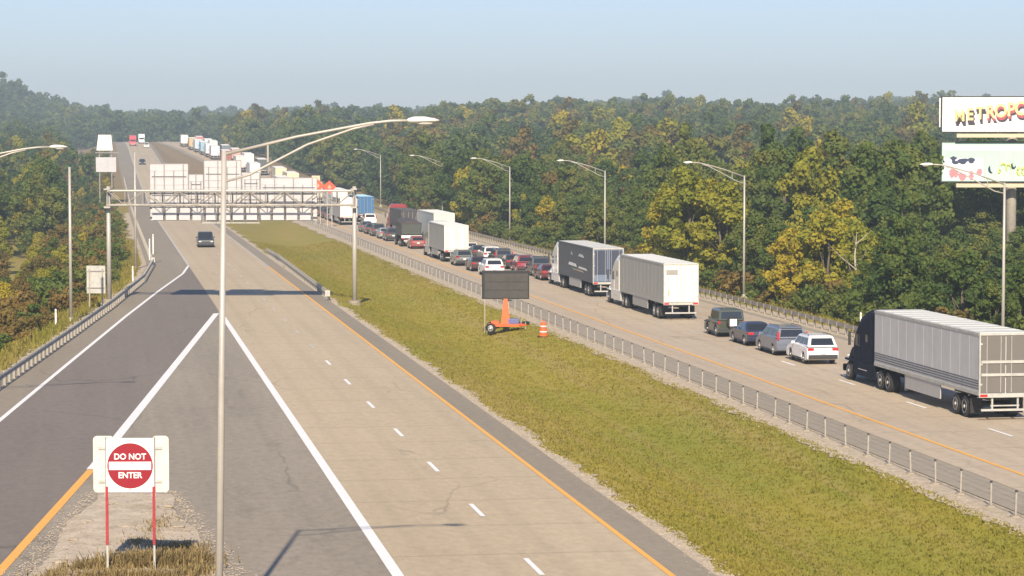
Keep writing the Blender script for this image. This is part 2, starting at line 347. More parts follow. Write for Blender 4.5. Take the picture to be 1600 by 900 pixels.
# dirt patch at the nose of the gore
r = random.Random(9); vs = []; fs = []; ys = [60 + .6 * i for i in range(55)]
for y in ys:
    a = xLeg(y) + 1.0 + r.uniform(-.06, .06) + .15 * math.sin(y * .5); b = lerp_pts([(60, -5.6), (75.5, -8.8), (92, -12.6)], y) + r.uniform(-.08, .08) + .2 * math.sin(y * .7)
    if b < a + .05: b = a + .05
    for k in range(6): vs.append((a + (b - a) * k / 5, y, .03 + .10 * math.sin(PI * k / 5) * min(1, (93 - y) / 6) + r.uniform(0, .02)))
for i in range(len(ys) - 1):
    for k in range(5): p = i * 6 + k; fs.append((p, p + 1, p + 7, p + 6))
MB().add(vs, fs).build('dirt_patch', M['dirt'], kind='structure', smooth=True)
# ------------------------------------------------------------------ guardrails and cable barrier
def w_profile(sgn):      # W-beam cross-section (offset toward traffic, height)
    return [(0, .46), (.06, .50), (.07, .54), (.0, .60), (.0, .62), (.07, .68), (.06, .72), (0, .76), (-.012, .76), (-.012, .46)] if sgn > 0 else [(-a, b) for a, b in [(0, .46), (.06, .50), (.07, .54), (.0, .60), (.0, .62), (.07, .68), (.06, .72), (0, .76), (-.012, .76), (-.012, .46)]][::-1]
def guardrail(fx, y0, y1, side, label, step=1.9, group=None, m='galv_dark', end=True, extra=()):
    t = thing('guardrail', label, 'guardrail', (fx(y0), y0, h(y0)), 0, group); ox, oy, oz = t.location
    ys = stations(y0, y1, extra); rings = []
    for y in ys:
        rings.append([(fx(y) + side * (a + .09) - ox, y - oy, h(y) + b - oz) for a, b in w_profile(side)])
    MB().loft(rings).build('rail', M[m], t)
    me = None; pm = MB(); pm.box((0, 0, .32), (.13, .16, .92)); pm.box((side * .06, 0, .62), (.12, .14, .3)); me = pm.mesh('guardrail_post', M['post'])
    n = int((y1 - y0) / step)
    for i in range(n):
        if i >= 295: break
        y = y0 + .4 + i * step; link('post', me, t, (fx(y) - ox, y - oy, h(y) - oz - .04))
    if end:
        e = MB(); e.box((side * .12, -.25, .6), (.36, .5, .42)); e.box((side * .12, -.51, .6), (.40, .04, .5)); e.box((side*.1, .1, .25), (.16, .2, .7))
        e.build('end_terminal', M['galv'], t)
    return t
guardrail(xGL, 96, 262, 1, 'long curved steel guardrail along the left edge of the ramp', extra=[p[0] for p in GL_PTS])
guardrail(xGL, 264, 640, 1, 'straight guardrail running on beyond the bend beside the left shoulder', step=2.6, extra=[p[0] for p in GL_PTS])
guardrail(lambda y: 34.0 - .161 * y + (-(y - 208) * .0), 0, 0.1, 1, 'x') if False else None
guardrail(lambda y: lerp_pts([(206, -14.9), (273, -25.2), (300, -29.9)], y), 206, 290, -1, 'short pale guardrail on the median grass ending at the gantry shadow', m='galv')
guardrail(xGR, 110, 640, -1, 'long guardrail along the right shoulder in front of the woods', step=1.9, end=False)
cb = thing('cable_barrier', 'steel cable barrier with thin posts between the median grass and right carriageway', 'barrier', (xCab(84), 84, 0)); ox, oy, _ = cb.location
pm = MB(); pm.box((0, 0, .42), (.06, .05, .92)); pme = pm.mesh('post', M['post']); cm = MB(); cm.box((0, 0, .90), (.085, .065, .07)); cme = cm.mesh('post_cap', M['plastic'])
fm = MB(); fm.tube([(0, 0, -.06), (0, 0, .03)], .19, 10); fme = fm.mesh('footing', M['mow'])
rp = random.Random(5)
for i in range(120):
    y = 84 + 2.9 * i + rp.uniform(-.25, .25); tilt = rp.uniform(-.04, .04)
    p = link('post', pme, cb, (xCab(y) - ox, y - oy, h(y) - .03), (rp.uniform(-.03, .03), tilt, 0)); link('post_cap', cme, p)
    if i < 40: link('footing', fme, cb, (xCab(y) - ox, y - oy, h(y)))
for zc in (.40, .58, .76):
    ys = stations(80, 430); MB().tube([(xCab(y) - ox + .045, y - oy, h(y) + zc) for y in ys], .010, 5).build('cable', M['post'], cb)

# ------------------------------------------------------------------ street lamps
def lamp(x, y, ztop, dirx, label, group, arm=5.0, rise=1.15, low=.55, r0=.11, lean=0.0, z0=None, heavy=False):
    zb = (h(y) if z0 is None else z0)
    t = thing('street_lamp', label, 'street lamp', (x, y, zb), 0 if heavy else RZ, group); H = ztop - zb
    L = lambda z: lean * z
    MB().tube([(0, 0, 0), (L(H * .5), 0, H * .5), (L(H), 0, H + .08)], [r0, r0 * .82, r0 * .62], 12).build('pole', M['pole'], t, smooth=True)
    b = MB(); b.box((0, 0, .03), (.42, .42, .06)); b.tube([(0, 0, .05), (0, 0, .28)], r0 * 1.35, 12)
    for sx in (-1, 1):
        for sy in (-1, 1): b.tube([(sx * .15, sy * .15, .05), (sx * .15, sy * .15, .13)], .025, 6)
    b.build('base_plate', M['galv'], t)
    MB().tube([(0, 0, -.7), (0, 0, .02)], .38, 16).build('footing', M['mow'], t)
    if dirx:
        d = dirx; s = arm
        up = [(L(H), H - .02), (L(H) + d * s * .35, H + rise * .52), (L(H) + d * s * .70, H + rise * .93), (L(H) + d * s * .80, H + rise * 1.0), (L(H) + d * s * .92, H + rise * 1.02)]
        lo = [(L(H), H - low), (L(H) + d * s * .12, H - low * .75), (L(H) + d * s * .40, H + rise * .28), (L(H) + d * s * .62, H + rise * .76), (L(H) + d * s * .72, H + rise * .90)]
        r = .042 if not heavy else .036
        MB().tube([(a, 0, c) for a, c in up], [r * 1.2, r, r, r, r * .8], 8).build('upper_arm', M['pole'], t, smooth=True)
        MB().tube([(a, 0, c) for a, c in lo], r * .85, 8).build('lower_arm', M['pole'], t, smooth=True)
        MB().tube([(L(H) + d * s * .21, 0, H + rise * .30), (L(H) + d * s * .21, 0, H - low * .30)], r * .7, 6).build('arm_strut', M['pole'], t)
        x0 = L(H) + d * s * .88; zc = H + rise * 1.02; rings = []
        for q, (ww, up_, dn) in zip((0, .04, .18, .45, .70, .82), ((.05, .04, .04), (.10, .06, .06), (.15, .10, .07), (.17, .10, .06), (.13, .05, .04), (.03, .01, .02))):
            rings.append([(x0 + d * q, ww * math.cos(a), zc + (up_ if math.sin(a) > 0 else dn) * math.sin(a)) for a in [2 * PI * k / 10 for k in range(10)]])
        lum = MB().loft(rings).build('luminaire', M['lamp_white'], t, smooth=True)
        ln = MB(); ln.loft([[(x0 + d * .45 + .22 * sc_ * math.cos(a), .11 * sc_ * math.sin(a), zc - .055 - dz) for a in [2 * PI * k / 12 for k in range(12)]] for sc_, dz in ((1, 0), (.9, .04), (.4, .07))]); ln.build('lens', M['lens'], lum)
    return t
G1 = 'street lamps behind the right guardrail'
for (y, zt, lab) in [(149, 10.45, 'street lamp on the right edge, standing behind the silver semi trailer and below the billboard'),
                     (209.6, 10.05, 'street lamp just behind the right guardrail near the green off-road car'),
                     (268, 9.75, 'street lamp rising behind the dark trailer with the blue grey rear doors'),
                     (331, 9.55, 'street lamp rising behind the queue of cars right of the white box truck'),
                     (397, 9.55, 'street lamp rising behind the white trailer beyond the white box truck'),
                     (486, 10.2, 'farthest street lamp, above the red topped dark flatbed')]:
    lamp(xLampR(y), y, zt, -1, lab, G1)
lamp(-7.62, 65, 12.67, 1, 'tall near street lamp in the gore with a long double arm reaching right', None, arm=5.35, rise=.84, low=.72, r0=.108, lean=.018, z0=0.05, heavy=True)
lamp(xGL(113) - 1.5, 116, 11.6, 1, 'street lamp at the left edge of the photo with only its arm and head showing', None, arm=6.7, rise=1.1)
def plain_pole(x, y, zt, label, zb):
    t = thing('pole', label, 'pole', (x, y, zb)); H = zt - zb
    MB().tube([(0, 0, 0), (0, 0, H)], [.13, .09], 12).build('shaft', M['pole'], t, smooth=True)
    MB().tube([(0, 0, H), (0, 0, H + .1)], .10, 12).build('cap', M['galv'], t); b = MB(); b.box((0, 0, .03), (.44, .44, .06)); b.tube([(0, 0, 0), (0, 0, .3)], .18, 12); b.build('base_plate', M['galv'], t)
plain_pole(-32.0, 183, 11.0, 'tall bare steel pole behind the left guardrail, left of the grey sign back', ground(-32.0, 183))
plain_pole(-38.3, 257, 11.7, 'tall bare steel pole at the bend of the left guardrail, right of the gantry post', ground(-38.3, 257))
def marker(x, y, H, lab, group='white marker posts behind the left guardrail'):
    t = thing('marker_post', lab, 'marker post', (x, y, ground(x, y)), 0, group)
    MB().loft([[(-.06, -.03, -.2), (.06, -.03, -.2), (.06, .03, -.2), (-.06, .03, -.2)], [(-.06, -.03, H), (.06, -.03, H), (.06, .03, H), (-.06, .03, H)], [(-.03, -.02, H + .06), (.03, -.02, H + .06), (.03, .02, H + .06), (-.03, .02, H + .06)]]).build('post_body', M['white'], t)
    MB().box((0, -.036, H - .12), (.09, .012, .14)).build('reflector', M['cream'], t)
marker(-32.2, 178, 1.25, 'white marker post behind the guardrail left of the tall bare pole')
marker(-35.3, 235, 1.35, 'white marker post behind the guardrail between gantry post and guardrail bend')
marker(-41.2, 290, 2.3, 'left one of two tall white marker posts at the guardrail bend')
marker(-39.6, 276, 2.3, 'right one of two tall white marker posts at the guardrail bend')
marker(24.2, 175, 1.2, 'white marker post behind the right guardrail beyond the silver semi')
marker(18.6, 226, 1.5, 'white marker post beside the lamp behind the right guardrail')

# grey sign back on two legs, left verge
t = thing('road_sign', 'grey back of a road sign on two legs behind the left guardrail', 'road sign', (-32.3, 196, ground(-32.3, 196)))
zb = t.location.z
MB().box((0, 0, 2.25 - zb), (1.45, .05, 2.15)).build('sign_panel', M['galv'], t)
for sx in (-.5, .5): MB().box((sx, -.06, (3.2 - zb) / 2 - .1), (.09, .07, 3.2 - zb)).build('leg', M['post'], t)
for zz in (1.6, 2.9): MB().box((0, -.05, zz - zb), (1.3, .06, .08)).build('stiffener', M['sign_rib'], t)

# ------------------------------------------------------------------ DO NOT ENTER sign
def text_mesh(s, size, m, parent, loc, name='lettering', depth=.004, bold=0.0, rot=(PI / 2, 0, 0), sx=1.0, shear=0.0):
    c = bpy.data.curves.new(name, 'FONT'); c.body = s; c.size = size; c.extrude = depth; c.offset = bold; c.align_x = 'CENTER'; c.align_y = 'CENTER'; c.shear = shear; c.resolution_u = 3
    o = bpy.data.objects.new(name, c); COL.objects.link(o); dg = bpy.context.evaluated_depsgraph_get(); me = bpy.data.meshes.new_from_object(o.evaluated_get(dg)); bpy.data.objects.remove(o)
    me.materials.clear(); me.materials.append(m); q = link(name, me, parent, loc, rot); q.scale = (sx, 1, 1); return q
t = thing('do_not_enter_sign', 'white square road sign with red disc reading DO NOT ENTER on red sleeved posts', 'road sign', (-11.42, 75.2, 0.08), .02)
pz = 3.24
def rounded(w_, h_, r_, y, n=5):
    pts = []
    for cx, cz, a0 in ((w_ / 2 - r_, h_ / 2 - r_, 0), (-w_ / 2 + r_, h_ / 2 - r_, 90), (-w_ / 2 + r_, -h_ / 2 + r_, 180), (w_ / 2 - r_, -h_ / 2 + r_, 270)):
        for k in range(n + 1): a = math.radians(a0 + 90 * k / n); pts.append((cx + r_ * math.cos(a), y, cz + r_ * math.sin(a)))
    return pts
def plate(w_, h_, r_, y0, y1, m, parent, name, loc=(0, 0, 0)):
    return MB().loft([[(p[0] + loc[0], p[1], p[2] + loc[2]) for p in rounded(w_, h_, r_, y)] for y in (y1, y0)]).build(name, m, parent)
M['off_white'] = mat('aged_white_sheet', (0.58, 0.56, 0.50), 0.5, noise=.12, nscale=2)
for xx in (-.725, .725): MB().box((xx, .0, pz), (.035, .05, 1.66)).build('gap_line', M['sign_rib'], t)  # dark strips added to draw the gap between sign face and back panels
MB().box((0, -.035, pz - .83), (1.46, .04, .035)).build('gap_line', M['sign_rib'], t)
plate(.62, 1.70, .12, .02, .06, M['off_white'], t, 'back_panel', (-.80, 0, pz + .02)); plate(.50, 1.70, .12, .02, .06, M['off_white'], t, 'back_panel', (.90, 0, pz + .02))
fp = plate(1.42, 1.62, .06, -.05, -.02, M['white'], t, 'sign_face', (0, 0, pz))
MB().loft([[(.68 * math.cos(a), y, pz - .02 + .68 * math.sin(a)) for a in [2 * PI * k / 48 for k in range(48)]] for y in (-.05, -.062)]).build('red_disc', M['red'], fp)
MB().box((0, -.068, pz - .02), (1.26, .012, .245)).build('white_bar', M['white'], fp)
text_mesh('DO NOT', .25, M['white'], fp, (0, -.068, pz + .25), bold=.006, sx=.95)
text_mesh('ENTER', .25, M['white'], fp, (0, -.068, pz - .31), bold=.006, sx=.95)
for sx in (-.70, .70):
    MB().box((sx, -.0, 1.35), (.06, .045, 4.1 - .6)).build('post', M['galv'], t)
    MB().box((sx, -.045, 1.72), (.085, .035, 1.75)).build('post_sleeve', M['red_white'], t)
for zz in (pz - .74, pz + .74): MB().tube([(0, -.045, zz), (0, -.066, zz)], .022, 8).build('bolt', M['sign_rib'], fp)
for zz in (pz - .5, pz + .5): MB().box((0, .0, zz), (1.9, .035, .07)).build('bracket', M['galv'], t)
for sx in (-.70, .70): MB().box((sx, -.02, pz - .9), (.12, .06, .12)).build('bracket', M['galv'], t)
# a short thin stake and stones beside it
t = thing('stake', 'thin pale stake standing in the dirt left of the near lamp pole', 'stake', (-9.0, 76.5, .1)); MB().tube([(0, 0, -.1), (.02, 0, 1.25)], .018, 6).build('rod', M['galv'], t); MB().box((.02, 0, 1.15), (.07, .01, .14)).build('tab', M['white'], t)
def rock(rr, r_, n1=7, n2=5):
    mb = MB(); rings = []
    for i in range(n2):
        th = PI * (i + .5) / n2
        rings.append([(r_ * math.sin(th) * math.cos(2 * PI * k / n1) * rr.uniform(.75, 1.25), r_ * math.sin(th) * math.sin(2 * PI * k / n1) * rr.uniform(.75, 1.25), r_ * .6 * math.cos(th) * rr.uniform(.8, 1.1)) for k in range(n1)])
    return mb.loft(rings[::-1])
M['stone'] = mat('pale_stone', (0.36, 0.30, 0.22), 0.9, noise=0.25, nscale=6)
rr = random.Random(3); rocks = [rock(rr, .16).mesh('stone', M['stone']) for _ in range(5)]
for k in range(46):
    y = rr.uniform(73, 90); a = xLeg(y) + 1.3; b = lerp_pts([(60, -5.6), (75.5, -9.0), (92, -12.4)], y)
    if b < a: continue
    o = link('stone', rocks[k % 5], None, (rr.uniform(a, b), y, .10), (0, 0, rr.uniform(0, 6)), label='pale stones lying in the dirt around the do not enter sign', cat='stone', group='stones in the gore dirt'); s = rr.uniform(.4, 1.3); o.scale = (s * rr.uniform(1, 2), s, s * .7)

# ------------------------------------------------------------------ overhead gantry with sign backs
gx0, gx1, gy = -32.4, -12.65, 203.0
t = thing('sign_gantry', 'overhead truss gantry carrying five large aluminium sign backs across the left carriageway', 'gantry', (gx0, gy, 0))
W_ = gx1 - gx0; zt, zb = 9.0, 7.85
for zc, nm in ((zt, 'top_chord'), (zb, 'bottom_chord')):
    for yy in (-.6, .6): MB().tube([(0, yy, zc), (W_, yy, zc)], .08, 8).build(nm, M['galv_dark'] if yy < 0 and nm == 'bottom_chord' else M['pole'], t)
nb = 14
for i in range(nb + 1):
    x = W_ * i / nb
    for yy in (-.6, .6): MB().tube([(x, yy, zb), (x, yy, zt)], .035, 6).build('truss_vertical', M['galv_dark'], t)
    for zc in (zt, zb): MB().tube([(x, -.6, zc), (x, .6, zc)], .04, 6).build('truss_crosspiece', M['pole'], t)
    if i < nb:
        x2 = W_ * (i + 1) / nb
        for yy in (-.6, .6): MB().tube([(x, yy, zb if i % 2 else zt), (x2, yy, zt if i % 2 else zb)], .032, 6).build('truss_diagonal', M['galv_dark'], t)
for x, zg, nm in ((0, ground(gx0, gy), 'left_column'), (W_, ground(gx1, gy), 'right_column')):
    MB().tube([(x, 0, zg - .1), (x, 0, 9.35)], [.20, .16], 14).build('column', M['pole'], t, smooth=True)
    MB().tube([(x, 0, zg - .3), (x, 0, zg + .35)], .5, 14).build('footing', M['mow'], t)
    b = MB(); b.box((x, 0, zb - .16), (.5, 1.5, .14)); b.box((x, 0, zt + .13), (.5, 1.5, .10)); b.build('saddle', M['pole'], t)
px2x = lambda px: (px - 800) / 3950 * gy - gx0
panels = [(232, 292, 11.15, 6.6), (293, 315.5, 10.3, 6.75), (317, 375, 11.42, 6.55), (376.5, 404, 10.45, 6.55), (405.5, 494, 10.02, 6.6)]
for k, (a, b, z1, z0) in enumerate(panels):
    x0, x1 = px2x(a), px2x(b); P = None
    n = max(2, round((z1 - z0) / .55)); hh = (z1 - z0) / n; pm = MB(); pm.box((0, 0, 0), (x1 - x0, .05, hh - .025)); me = pm.mesh('panel_plank', M['sign_back'])
    fr = MB(); 
    for zz in (z0, z1): fr.box(((x0 + x1) / 2, .98, zz), (x1 - x0 + .04, .04, .05))
    for xx in (x0, x1): fr.box((xx, .98, (z0 + z1) / 2), (.05, .04, z1 - z0))
    sb = fr.build('sign_frame', M['sign_rib'], t)
    for i in range(n): link('panel_plank', me, sb, ((x0 + x1) / 2, 1.0, z0 + hh * (i + .5)))
    m_ = max(3, round((x1 - x0) / .72))
    for i in range(m_):
        xx = x0 + (x1 - x0) * (i + .5) / m_
        MB().box((xx, .90, (z0 + z1) / 2 + (.0 if i % 2 else -.1)), (.055, .10, z1 - z0 - (.1 if i % 2 else .9))).build('stiffener', M['sign_rib'], sb)
    for i in range(1, 3):
        MB().box(((x0 + x1) / 2, .87, z0 + (z1 - z0) * (i / 3 + .12)), (x1 - x0 - .3, .04, .06)).build('cross_rail', M['sign_back'], sb)
# walkway with light boxes under the middle signs
wx0, wx1 = px2x(315), px2x(406)
MB().box(((wx0 + wx1) / 2, .3, 6.42), (wx1 - wx0, .7, .07)).build('catwalk', M['galv'], t)
for i in range(5): MB().tube([(wx0 + (wx1 - wx0) * i / 4, -.02, 6.4), (wx0 + (wx1 - wx0) * i / 4, -.55, zb)], .035, 6).build('hanger', M['sign_rib'], t)
for i in range(12):
    x = px2x(245) + i * 1.08
    b = MB(); b.box((x, .62, 7.12), (.88, .28, .98)); b.build('control_box', M['sign_back'], t)
    MB().tube([(x + .54, .6, 6.6), (x + .54, .6, zb)], .045, 6).build('hanger', M['sign_rib'], t)

# far sign panels on the left verge
t = thing('far_sign', 'far pale sign panels on the left verge, stacked upper and lower', 'road sign', (-80.3, 500, ground(-80.3, 500)))
zb0 = t.location.z
MB().box((.1, 0, 8.3 - zb0), (4.0, .12, 2.9)).build('lower_panel', M['sign_back'], t)
MB().loft([[(-1.75, y, 11.1 - zb0), (1.45, y, 11.1 - zb0), (1.15, y, 14.2 - zb0), (-1.35, y, 14.2 - zb0)] for y in (.06, -.06)]).build('upper_panel', M['white'], t)
MB().box((-.1, 0, 14.35 - zb0), (2.9, .3, .22)).build('top_cap', M['plastic'], t); MB().box((0.3, 0, 10.65 - zb0), (4.6, .2, .18)).build('beam', M['sign_rib'], t)
for sx in (-1.2, 1.2): MB().box((sx, .2, (14 - zb0) / 2), (.22, .22, 14 - zb0)).build('post', M['sign_rib'], t)

# ------------------------------------------------------------------ billboard
def srgb(c): return tuple(((v / 255) / 12.92 if v / 255 <= .04045 else ((v / 255 + .055) / 1.055) ** 2.4) for v in c)
bx, by = 51.5, 260.0; bz = ground(bx, by)
t = thing('billboard', 'two tier roadside billboard with METROPO lettering above a pale green panel', 'billboard', (bx, by, bz), -.03)
BW = 14.6
MB().tube([(0, 1.2, -1), (0, 1.2, 17.6 - bz)], .55, 20).build('column', M['post'], t, smooth=True)
def tier(z1, z0, nm, m):
    b = MB(); b.box((0, .25, (z0 + z1) / 2 - bz), (BW + .25, .35, z1 - z0 + .25)); fr = b.build('frame', M['plastic'], t)
    p = MB(); p.box((0, .03, (z0 + z1) / 2 - bz), (BW, .08, z1 - z0)); p.build(nm, m, fr)
    c = MB(); c.box((.9, -.55, z0 - .42 - bz), (BW - .9, .9, .38)); c.build('catwalk', M['cream'], t)
    for i in range(6): MB().box((-BW / 2 + 1.6 + i * 2.5, .0, z0 - .3 - bz), (.1, 1.3, .1)).build('catwalk_bracket', M['sign_rib'], t)
    return fr
M['bb_white'] = mat('billboard_white_print', (0.74, 0.80, 0.80), 0.5); M['bb_mint'] = mat('billboard_mint_print', (0.44, 0.62, 0.52), 0.5, noise=0.08, nscale=.4)
f1 = tier(17.45, 13.95, 'poster', M['bb_white'])
M['bb_yellow'] = mat('yellow_letter_print', (0.85, 0.68, 0.28), 0.5); M['bb_ink'] = mat('dark_letter_shadow_print', (0.05, 0.035, 0.045), 0.5); M['bb_red'] = mat('maroon_letter_print', (0.40, 0.08, 0.10), 0.5)
M['bb_green'] = mat('yellow_green_print', (0.55, 0.62, 0.12), 0.5); M['bb_navy'] = mat('navy_print', (0.03, 0.04, 0.09), 0.5); M['bb_pink'] = mat('pink_print', (0.65, 0.22, 0.24), 0.5); M['bb_pale'] = mat('pale_print', (0.86, 0.84, 0.70), 0.5)
word = 'METROPO'; xs = -BW / 2 + 1.75
for i, ch in enumerate(word):
    xx = xs + i * 1.05; zz = 15.55 + .12 * i - bz; sz = 1.65 + .06 * i
    text_mesh(ch, sz, M['bb_ink'], f1, (xx + .16, -.022, zz - .50), bold=.07, depth=.002, sx=.85)
    text_mesh(ch, sz, M['bb_red'] if i > 2 else M['bb_ink'], f1, (xx + .08, -.030, zz - .27), bold=.06, depth=.002, sx=.85)
    text_mesh(ch, sz, M['bb_yellow'], f1, (xx, -.038, zz), bold=.05, depth=.002, sx=.85)
MB().box((3.2, -.015, 14.4 - bz), (4.0, .01, .5)).build('printed_strip', M['bb_mint'], f1)
f2 = tier(12.8, 8.85, 'poster', M['bb_mint'])
MB().box((0, -.015, 12.3 - bz), (BW - .3, .01, .55)).build('printed_strip', M['bb_white'], f2)
MB().box((-BW / 2 + 2.2, -.012, 10.1 - bz), (4.0, .008, 2.2)).build('printed_field', M['bb_white'], f2)
rr = random.Random(12)
for k in range(16):
    a = rr.uniform(0, 1); m = M['bb_navy'] if k % 2 == 0 and a < .9 else M['bb_pink']
    cx, cz = -BW / 2 + 1.0 + a * 2.9, (10.9 if m is M['bb_navy'] else 9.6) + rr.uniform(-.35, .35) - bz; rx, rz_ = rr.uniform(.2, .5), rr.uniform(.15, .38)
    MB().loft([[(cx + rx * math.cos(q) * (1 + .2 * math.sin(3 * q)), y, cz + rz_ * math.sin(q)) for q in [2 * PI * j / 14 for j in range(14)]] for y in (-.02 - k * .001, -.026 - k * .001)]).build('printed_figure', m, f2)
for k in range(11):
    cx = -BW / 2 + 5.2 + k * .55 + rr.uniform(-.1, .1); cz = 10.2 - bz + rr.uniform(-.35, .35); a0 = rr.uniform(0, 6.3); sz = rr.uniform(.25, .5); ar = rr.uniform(2.2, 4.6)
    MB().tube([(cx + sz * .7 * math.cos(a0 + ar * q / 6), -.022 - .002 * k, cz + sz * math.sin(a0 + ar * q / 6)) for q in range(7)], [.05, .11, .13, .13, .11, .08, .03], 6).build('printed_script', M['bb_green'] if k % 4 else M['bb_navy'], f2)
for fr_, z1, z0 in ((f1, 17.45, 13.95), (f2, 12.8, 8.85)):
    for k in range(1, 10): MB().box((-BW / 2 + BW * k / 10, -.0115, (z0 + z1) / 2 - bz), (.018, .004, z1 - z0)).build('panel_seam', M['sign_rib'], fr_)
MB().box((-BW / 2 - .25, .1, 15.9 - bz), (.12, .12, 3.0)).build('side_trim', M['white'], t)

# ------------------------------------------------------------------ message board trailer, barrel, orange diamonds
vx, vy = -.45, 176.0; gz = ground(vx, vy)
t = thing('message_board_trailer', 'portable black message board on an orange trailer in the median grass', 'message board', (vx, vy, gz), .02)
b = MB(); b.box((0, .12, 2.98 - gz), (3.30, .24, 2.0)); cs = bevel(b.build('display_case', M['vms_case'], t), .03)
MB().box((0.05, -.012, 2.90 - gz), (3.02, .03, 1.72)).build('display_face', M['vms'], cs)
for i in range(1, 3): MB().box((0, -.035, 2.04 - gz + i * .573), (3.02, .012, .03)).build('divider', M['vms_case'], cs)
fr = MB(); fr.loft([[(-.34, -.25, .45), (.34, -.25, .45), (.34, .3, .45), (-.34, .3, .45)], [(-.13, -.12, 2.0 - gz), (.13, -.12, 2.0 - gz), (.13, .14, 2.0 - gz), (-.13, .14, 2.0 - gz)]]); fr.build('mast', M['orange'], t)
b = MB(); b.box((0, 0, 2.0 - gz), (.5, .2, .22)); b.box((.28, 0, 1.88 - gz), (.3, .2, .1)); b.build('mast_bracket', M['plastic'], t)
fr = MB(); fr.box((-.15, .05, .52), (2.1, 1.2, .16)); fr.loft([[(.9, -.55, .44), (.9, .6, .44), (.9, .6, .6), (.9, -.55, .6)], [(1.45, 0, .46), (1.45, .12, .46), (1.45, .12, .58), (1.45, 0, .58)]]); fr.build('chassis', M['orange'], t)
b = MB(); b.box((.55, .1, .78), (.75, .7, .36)); bevel(b.build('battery_box', mat('blue_grey_box', (.12, .13, .28), .5), t), .03)
b = MB(); b.box((-.75, .1, .70), (.5, .7, .2)); b.build('tool_box', M['orange'], t)
def wheel_mesh(r_, w_, m=None):
    mb = MB(); rings = []
    for x, k in ((-w_ / 2, .62), (-w_ / 2, .9), (-w_ / 2 + .04, 1.0), (w_ / 2 - .04, 1.0), (w_ / 2, .9), (w_ / 2, .62)): rings.append([(x, r_ * k * math.cos(a), r_ * k * math.sin(a)) for a in [2 * PI * i / 20 for i in range(20)]])
    return mb.loft(rings).mesh('tyre', M['black'])
def rim_mesh(r_, w_, side, m):
    mb = MB(); x = side * w_ / 2; mb.loft([[(x * q + side * o_, r_ * k * math.cos(a), r_ * k * math.sin(a)) for a in [2 * PI * i / 16 for i in range(16)]] for q, o_, k in ((1, .0, .62), (1, .012, .60), (1, -.03, .50), (1, -.03, .22), (1, .035, .17), (1, .04, .05))][::(1 if side > 0 else -1)])
    return mb.mesh('rim', m)
WC = {}
def wheel(parent, x, y, r_, w_, side, m=None):
    m = m or M['rim']; k = (r_, w_, side, m.name)
    if k not in WC: WC[k] = (wheel_mesh(r_, w_), rim_mesh(r_, w_, side, m))
    o = link('wheel', WC[k][0], parent, (x, y, r_)); link('rim', WC[k][1], o); return o
for yy in (-.1,):
    wl = wheel(t, -1.0, -.62, .34, .22, -1, M['white']); wl.rotation_euler = (0, 0, PI/2-.6); wl2 = wheel(t, -1.0, .75, .34, .22, 1)
    wl2.rotation_euler = (0, 0, PI/2-.6)
MB().tube([(-1.45, -.2, 0), (-1.45, -.2, 2.0 - gz)], .03, 6).build('stabiliser', M['galv'], t); MB().tube([(1.1, .5, 0), (1.1, .5, .9)], .035, 6).build('stabiliser', M['galv'], t); MB().tube([(1.4, 0.05, 0), (1.4, .05, .7)], .035, 6).build('jack', M['galv'], t)
def drum(x, y, label):
    t = thing('traffic_drum', label, 'traffic drum', (x, y, ground(x, y))); prof = [(0, .30), (.08, .29), (.1, .27), (.28, .265), (.29, .25), (.46, .245), (.47, .23), (.64, .225), (.65, .21), (.82, .205), (.92, .19), (.98, .15), (1.0, .05)]
    MB().loft([[(q * math.cos(a), q * math.sin(a), z) for a in [2 * PI * i / 16 for i in range(16)]] for z, q in prof]).build('drum_body', M['orange'], t, smooth=False)
    for z, q in ((.28, .258), (.64, .222)): MB().loft([[(q * math.cos(a) * 1.03, q * math.sin(a) * 1.03, z + d) for a in [2 * PI * i / 16 for i in range(16)]] for d in (.04, .12)], cap=False).build('white_band', M['white'], t)
    MB().tube([(-.08, 0, .98), (-.06, 0, 1.1), (.06, 0, 1.1), (.08, 0, .98)], .015, 6).build('handle', M['orange'], t); MB().tube([(0, 0, 0), (0, 0, .06)], .40, 16).build('rubber_base', M['black'], t)
drum(2.1, 169, 'orange traffic drum standing in the grass right of the message board')
def diamond(px, y, zc, label):
    x = (px - 800) / 3950 * y; g0 = ground(x, y); t = thing('warning_sign', label, 'warning sign', (x, y, g0), .0, 'orange diamond signs'); s = 1.0
    MB().loft([[(0, yy, zc - g0 - s), (s, yy, zc - g0), (0, yy, zc - g0 + s), (-s, yy, zc - g0)] for yy in (.0, -.04)]).build('sign_face', M['orange_sign'], t)
    MB().loft([[(.0, yy, zc - g0 - .38), (.3, yy, zc - g0), (0, yy, zc - g0 + .38), (-.3, yy, zc - g0)] for yy in (-.04, -.055)]).build('symbol', mat('faded_orange_symbol', (.85, .3, .2), .5), t)
    for sx in (-.35, .35): MB().box((sx, .04, (zc - g0) / 2), (.08, .06, zc - g0)).build('leg', M['galv'], t)
diamond(497, 395, 6.0, 'left orange diamond warning sign above the median beyond the gantry'); diamond(515, 380, 6.05, 'right orange diamond warning sign above the median beyond the gantry')
t = thing('signal_box', 'small cream box on a post left of the orange diamond signs', 'box', (-31.0, 400, 0)); MB().box((0, 0, 7.0), (1.3, .5, 1.0)).build('cabinet', M['cream'], t); MB().box((0, 0, 3.2), (.12, .12, 6.6)).build('post', M['galv'], t)
